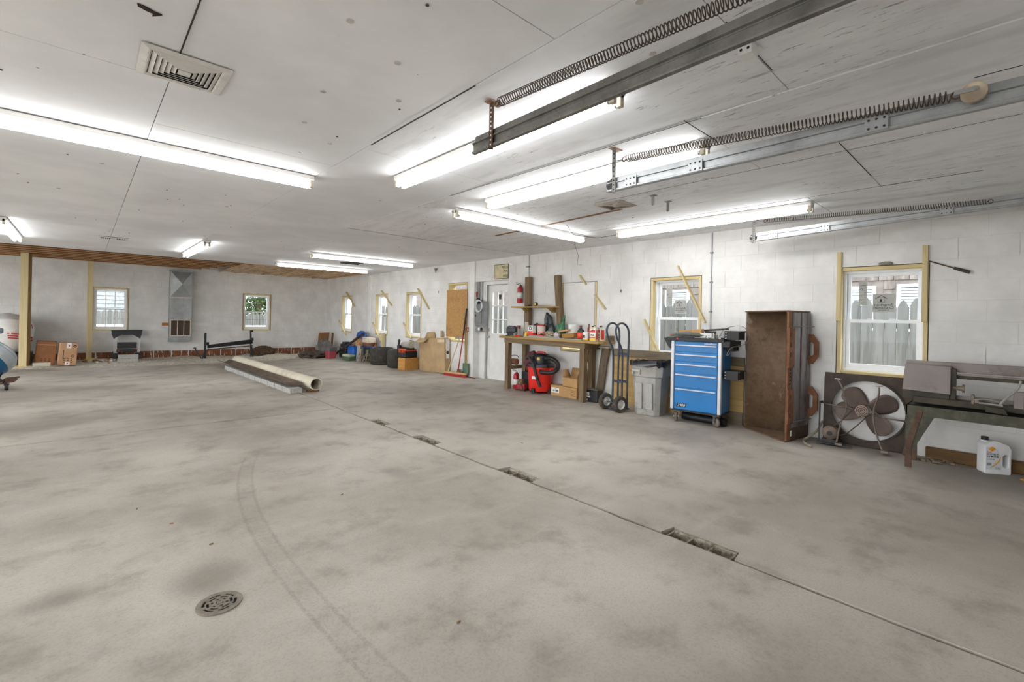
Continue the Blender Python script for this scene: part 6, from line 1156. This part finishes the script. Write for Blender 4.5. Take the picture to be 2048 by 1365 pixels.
def ship_box(lab, x, y, w, d_, h, m, rz, tilt, tapes):
    g = thing('moving_carton', lab, 'carton', (x, y, .0), rz); g.rotation_euler = (0, tilt, rz); MB().bx(-w/2,w/2,-d_/2,d_/2,0,h).build('carton_body', m, g, bevel=.012)
    for k in range(3):
        for j in range(3): MB().bx(-w*.2+j*w*.2-.012,-w*.2+j*w*.2+.016,-d_/2-.0015,-d_/2-.0003,.06+k*.045,.075+k*.045).build('print', M('print_brown', (84, 56, 40), .8), g)
    if tapes:
        MB().bx(-.04,.04,-d_/2-.0018,-d_/2-.0004,h-.12,h).bx(-.04,.04,-d_/2-.0018,-d_/2-.0004,0,.09).build('white_tape', PAPER, g)
        for z in (h-.06,.045): MB().bx(-.012,.012,-d_/2-.0026,-d_/2-.0019,z-.02,z+.02).build('print', M('lid_red', (206, 52, 46), .45), g)
        MB().bx(-w*.28,-w*.24,-d_/2-.0015,-d_/2-.0003,.14,h-.16).build('print', INK, g); MB().ring(.03,.018,0,.001,16,frame((1,0,0),(0,0,1),(.08,-d_/2-.001,.22))).build('print', INK, g); MB().ring(.03,.01,0,.001,16,frame((1,0,0),(0,0,1),(.1,-d_/2-.001,h-.07))).build('print', INK, g)
    else: MB().bx(-w/2+.01,w/2-.01,-d_/2-.001,-d_/2-.0003,h-.09,h-.07).build('fold_line', M('fold', (176, 140, 104), .8), g)
    return g
ship_box('dark brown shipping carton on the dirt nearest the left post', -.64, 15.24, .33, .34, .56, BRC, .08, R(4), False); ship_box('paler taped carton with printed marks beside the dark brown carton', -.27, 15.08, .31, .30, .52, M('pale_box', (186, 144, 110), .8, var=.1, scale=6), .12, R(4), True)
g = thing('bulk_sack', 'huge white woven bulk sack with red print behind the left post', 'sack', (-1.36, 15.62, .302)); random.seed(5)
SK = M('sack_white', (238, 238, 238), .6, var=.06, scale=8, bump=.25); prof = [(0,0),(.34,.0),(.46,.12),(.53,.35),(.54,.55),(.47,.74),(.30,.84),(.12,.87),(0,.86)]
sm_ = MB().lathe(prof, 26); sm_.v = [Vector((v.x*(1+.05*math.sin(v.z*14+v.x*9)), v.y*(1+.04*math.sin(v.z*11)), v.z+.02*math.sin(v.x*11))) for v in sm_.v]; sm_.build('sack_body', SK, g)
RP = M('sack_red', (206, 76, 72), .7, var=.2, scale=30)
def on_sack(a, z, dz, da, nm='print'):
    def fnc(u, v):
        aa = a+(u-.5)*da; zz = z+(v-.5)*dz; r = 0
        for (r0, z0_), (r1, z1_) in zip(prof, prof[1:]):
            if z0_ <= zz <= z1_ and z1_ > z0_: r = r0+(r1-r0)*(zz-z0_)/(z1_-z0_)
        x, y = r*math.cos(aa), r*math.sin(aa); return (x*(1+.05*math.sin(zz*14+x*9))*1.012, y*(1+.04*math.sin(zz*11))*1.012, zz+.02*math.sin(x*11)+.002)
    MB().grid(fnc, 6, 4).build(nm, RP, g)
for (a, z, dz, da) in ((-.5,.55,.16,.10),(-.42,.34,.04,.22),(-.42,.28,.04,.22),(-.35,.6,.10,.05),(-1.15,.42,.03,.35),(-1.15,.37,.03,.3),(-1.1,.32,.03,.35)): on_sack(a, z, dz, da)
g = thing('black_pallet_box', 'low black plastic crate under the white bulk sack', 'crate', (-1.42, 15.66, 0)); MB().bx(-.55,.55,-.42,.45,.0,.275).build('crate_body', BLACK, g, bevel=.01); MB().bx(-.5,.5,-.432,-.42,.06,.1).bx(-.5,.5,-.432,-.42,.16,.2).build('crate_rail', DSTEEL, g)
o = MB().bx(0,.28,-.06,.06,0,.10).build('timber_offcut', WOOD('offcut_pale', (176, 170, 150), (200, 194, 176), 'x')); o.location = (-.80, 14.79, 0.0); tag(o, 'pale timber offcut lying at the foot of the left post', 'wood offcut')
# folding work stand with blocks
g = thing('folding_workbench', 'folding plastic work stand with black top and pale legs under the window', 'work stand', (.875, 16.10, 0)); BK = M('stand_black', (46, 48, 52), .55, var=.15, scale=12); LG = M('stand_pale', (206, 204, 200), .5, var=.08)
MB().prism([(-.31,.68),(-.31,.775),(.31,.775),(.31,.68),(.27,.55),(.21,.60),(.12,.66),(-.12,.66),(-.21,.60),(-.27,.55)], -.07, .07, frame((1,0,0),(0,0,1),(0,0,0))).build('bench_top', BK, g, bevel=.006); MB().bx(-.32,.32,-.09,.09,.755,.79).build('top_lip', BK, g, bevel=.005)
for s in (-1, 1): MB().add([(s*.29,-.06,.60),(s*.2,-.06,.60),(s*.18,-.06,.18),(s*.27,-.06,.18),(s*.29,-.02,.60),(s*.2,-.02,.60),(s*.18,-.02,.18),(s*.27,-.02,.18)], [(0,1,2,3),(4,7,6,5),(0,4,5,1),(1,5,6,2),(2,6,7,3),(3,7,4,0)]).build('leg', LG, g); MB().prism([(s*.18,.24),(s*.28,.22),(s*.32,0),(s*.24,0),(s*.17,.12)], -.07, .02, frame((1,0,0),(0,0,1),(0,0,0))).build('foot', BK, g, bevel=.004)
MB().bx(-.2,.2,-.10,-.06,.30,.46).build('shelf_panel', BK, g, bevel=.006); MB().bx(-.21,.21,-.11,-.06,.20,.28).build('shelf_tray', BK, g, bevel=.006)
for x in (-.19,.15): MB().bx(x,x+.04,-.118,-.108,.24,.26).build('red_clip', RED, g)
for k in range(2):
    o = MB().bx(-.20,.20,-.10,.10,0,.092).build('concrete_slab_block', CMU, bevel=.004); o.location = (.855+k*.005, 15.22, k*.094+.005); o.rotation_euler[2] = .02-.05*k; tag(o, ('lower grey concrete block of the pair in front of the work stand', 'upper grey concrete block of the pair in front of the work stand')[k], 'concrete block')
# black folding frame
g = thing('folding_stand', 'black metal folding frame with sloping bars standing on the dirt', 'metal frame', (3.1, 15.42, 0)); FM = M('frame_black', (44, 50, 52), .5, .4, var=.3, scale=12)
MB().bar((-.58,-.1,.0),(-.58,-.1,.72),.035,.05).build('upright', FM, g); MB().bar((.62,.12,.0),(.60,.12,.79),.035,.04).build('upright', FM, g); MB().bar((-.82,-.1,.30),(-.66,-.14,0),.018,.03).bar((-.58,-.1,.25),(-.66,-.2,0),.02,.03).build('strut', FM, g); MB().bar((.64,.12,.3),(.66,.05,0),.018,.02).build('strut', FM, g)
MB().bar((-.52,-.06,.36),(.65,.10,.50),.03,.05).bar((-.52,-.06,.34),(.65,.10,.44),.04,.09).build('rail', M('rail_dark', (34, 34, 34), .5, .3), g); MB().bar((-.52,-.08,.26),(.65,.08,.33),.03,.03).build('rail', RUSTY, g); MB().box((-.52,-.09,.42),(.06,.05,.09)).build('hinge', FM, g, bevel=.01); MB().box((.64,.10,.52),(.07,.05,.09)).build('hinge', FM, g, bevel=.01); MB().bx(.58,.66,.08,.14,.74,.79).build('top_stop', FM, g); MB().ell((-.82,-.1,.31),(.04,.02,.02),8,5).build('pad', FM, g)
# rubble
random.seed(77); RB = [M('rubble_brick', (150, 110, 90), .9, var=.25, scale=20), M('rubble_pale', (204, 196, 184), .9, var=.15, scale=20), M('rubble_wood', (120, 96, 72), .9, var=.25, scale=20)]
SPOTS = []
for k in range(26):
    for _ in range(60):
        x = random.gauss(.45,.2); y = 15.55+random.gauss(.1,.2)
        if all((x-a)**2+(y-b)**2 > .013 for a, b in SPOTS) and y < 15.85 and not (.6 < x and y < 15.4): break
    SPOTS.append((x, y))
    s = random.uniform(.03,.055); mb = MB().box((0,0,0),(s*random.uniform(1,2.4),s,s*.6),(random.uniform(-.4,.4),random.uniform(-.4,.4),random.random()*3)); o = mb.build(('brick_fragment', 'plaster_chunk', 'wood_splinter')[k % 3], RB[k % 3]); o.location = (x, y, .035); tag(o, ('broken brick piece in the rubble heap at the foot of the slender post', 'pale plaster chunk in the rubble heap at the foot of the slender post', 'splintered wood piece in the rubble heap at the foot of the slender post')[k % 3], ('brick', 'plaster', 'wood')[k % 3], 'rubble at the foot of the post')
crumple('foam_blob', 'yellow blob of spray foam at the foot of the slender post', 'foam', .16, 15.82, 0, (.12,.08,.05), M('foam', (214, 190, 120), .9, bump=.4), .3, 9)
crumple('leaf_pile', 'dark heap of leaves and twigs against the terracotta row', 'leaf pile', 4.15, 15.95, .0, (.32,.2,.16), M('leaf_pile', (96, 74, 56), .95, var=.5, scale=30, bump=.8), .35, 13, 26, 10)
for k, (x, y) in enumerate(((.55,3.05),(.28,3.9),(.42,3.5),(1.4,3.3),(3.4,3.5),(1.2,1.6),(.2,1.7))):
    o = MB().box((0,0,.003),(.02,.006,.005),(0,0,k*1.3)).build('floor_crumb', OLDW); o.location = (x,y,-.002); tag(o, 'tiny dark wood splinter on the bare concrete', 'splinter', 'splinters on the floor')
# ------------------------------------------------------------------ blue machine at the left edge
g = thing('blue_mixer', 'blue and silver wheeled machine cut off by the left edge', 'machine', (-1.11, 10.95, 0)); MBLU = M('machine_blue', (30, 98, 142), .35, .2, var=.12, scale=4); MSIL = M('machine_silver', (176, 184, 190), .35, .4, var=.08)
T = Matrix.Translation((-.02,0,.47)) @ Vector((.55,.50,.62)).to_track_quat('Z','Y').to_matrix().to_4x4() 
MB().lathe([(0,-.34),(.16,-.33),(.26,-.26),(.30,-.12),(.31,.02)], 30, T).build('drum', MBLU, g); MB().lathe([(.312,.02),(.318,.03),(.318,.17),(.30,.18)], 30, T, False).build('silver_band', MSIL, g, thick=.006); MB().lathe([(.31,.18),(.27,.24),(.20,.27),(.185,.26),(.22,.2)], 30, T, False).build('drum_mouth', MSIL, g, thick=.006)
def lab_fn(a0, a1, z0, z1): return lambda u, v: T @ Vector((.3235*math.cos(a0+(a1-a0)*u), .3235*math.sin(a0+(a1-a0)*u), z0+(z1-z0)*v))
MB().grid(lab_fn(R(-62),R(-36),.04,.16), 6, 3).build('black_label', INK, g); 
for k in range(5): MB().grid(lab_fn(R(-78-k*6),R(-74-k*6),.075,.13), 2, 2).build('print', INK, g)
MB().bx(-.3,.20,-.16,.16,.10,.14).build('base_frame', RUSTY, g); MB().bx(.12,.16,-.05,.05,.14,.32).bx(-.25,-.2,-.05,.05,.14,.5).build('yoke', MSIL, g)
MB().tube(smooth_pts([(.17,-.1,.42),(.19,-.12,.3),(.16,-.13,.2),(.2,-.14,.16)]), .012, 7).build('chain', DSTEEL, g); MB().prism([(0,0),(.12,.02),(.16,.06),(.1,.1),(.02,.09)], -.05, .05, frame((1,0,0),(0,0,1),(.2,-.05,.1))).bar((.2,-.05,.16),(.38,-.08,.2),.02,.03).build('coupler', RUSTY, g, bevel=.006)
MB().box((-.12,-.1,.98),(.3,.14,.07)).box((.1,-.1,.94),(.18,.12,.09)).box((.06,-.14,.86),(.16,.1,.14)).build('motor_housing', M('motor_slate', (86, 98, 108), .4, var=.2), g, bevel=.02); MB().bar((0,-.16,.95),(.16,-.2,.72),.04,.02).build('strut', MSIL, g)
for (x, y) in ((.24,-.12),(-.3,-.12),(-.3,.14)): c_ = MB().cyl((x-.02,y,.047),(x+.02,y,.047),.047,n=16).build('caster_wheel', BLACK, g); MB().bx(x-.03,x+.03,y-.03,y+.03,.08,.105).build('caster_plate', DSTEEL, c_)
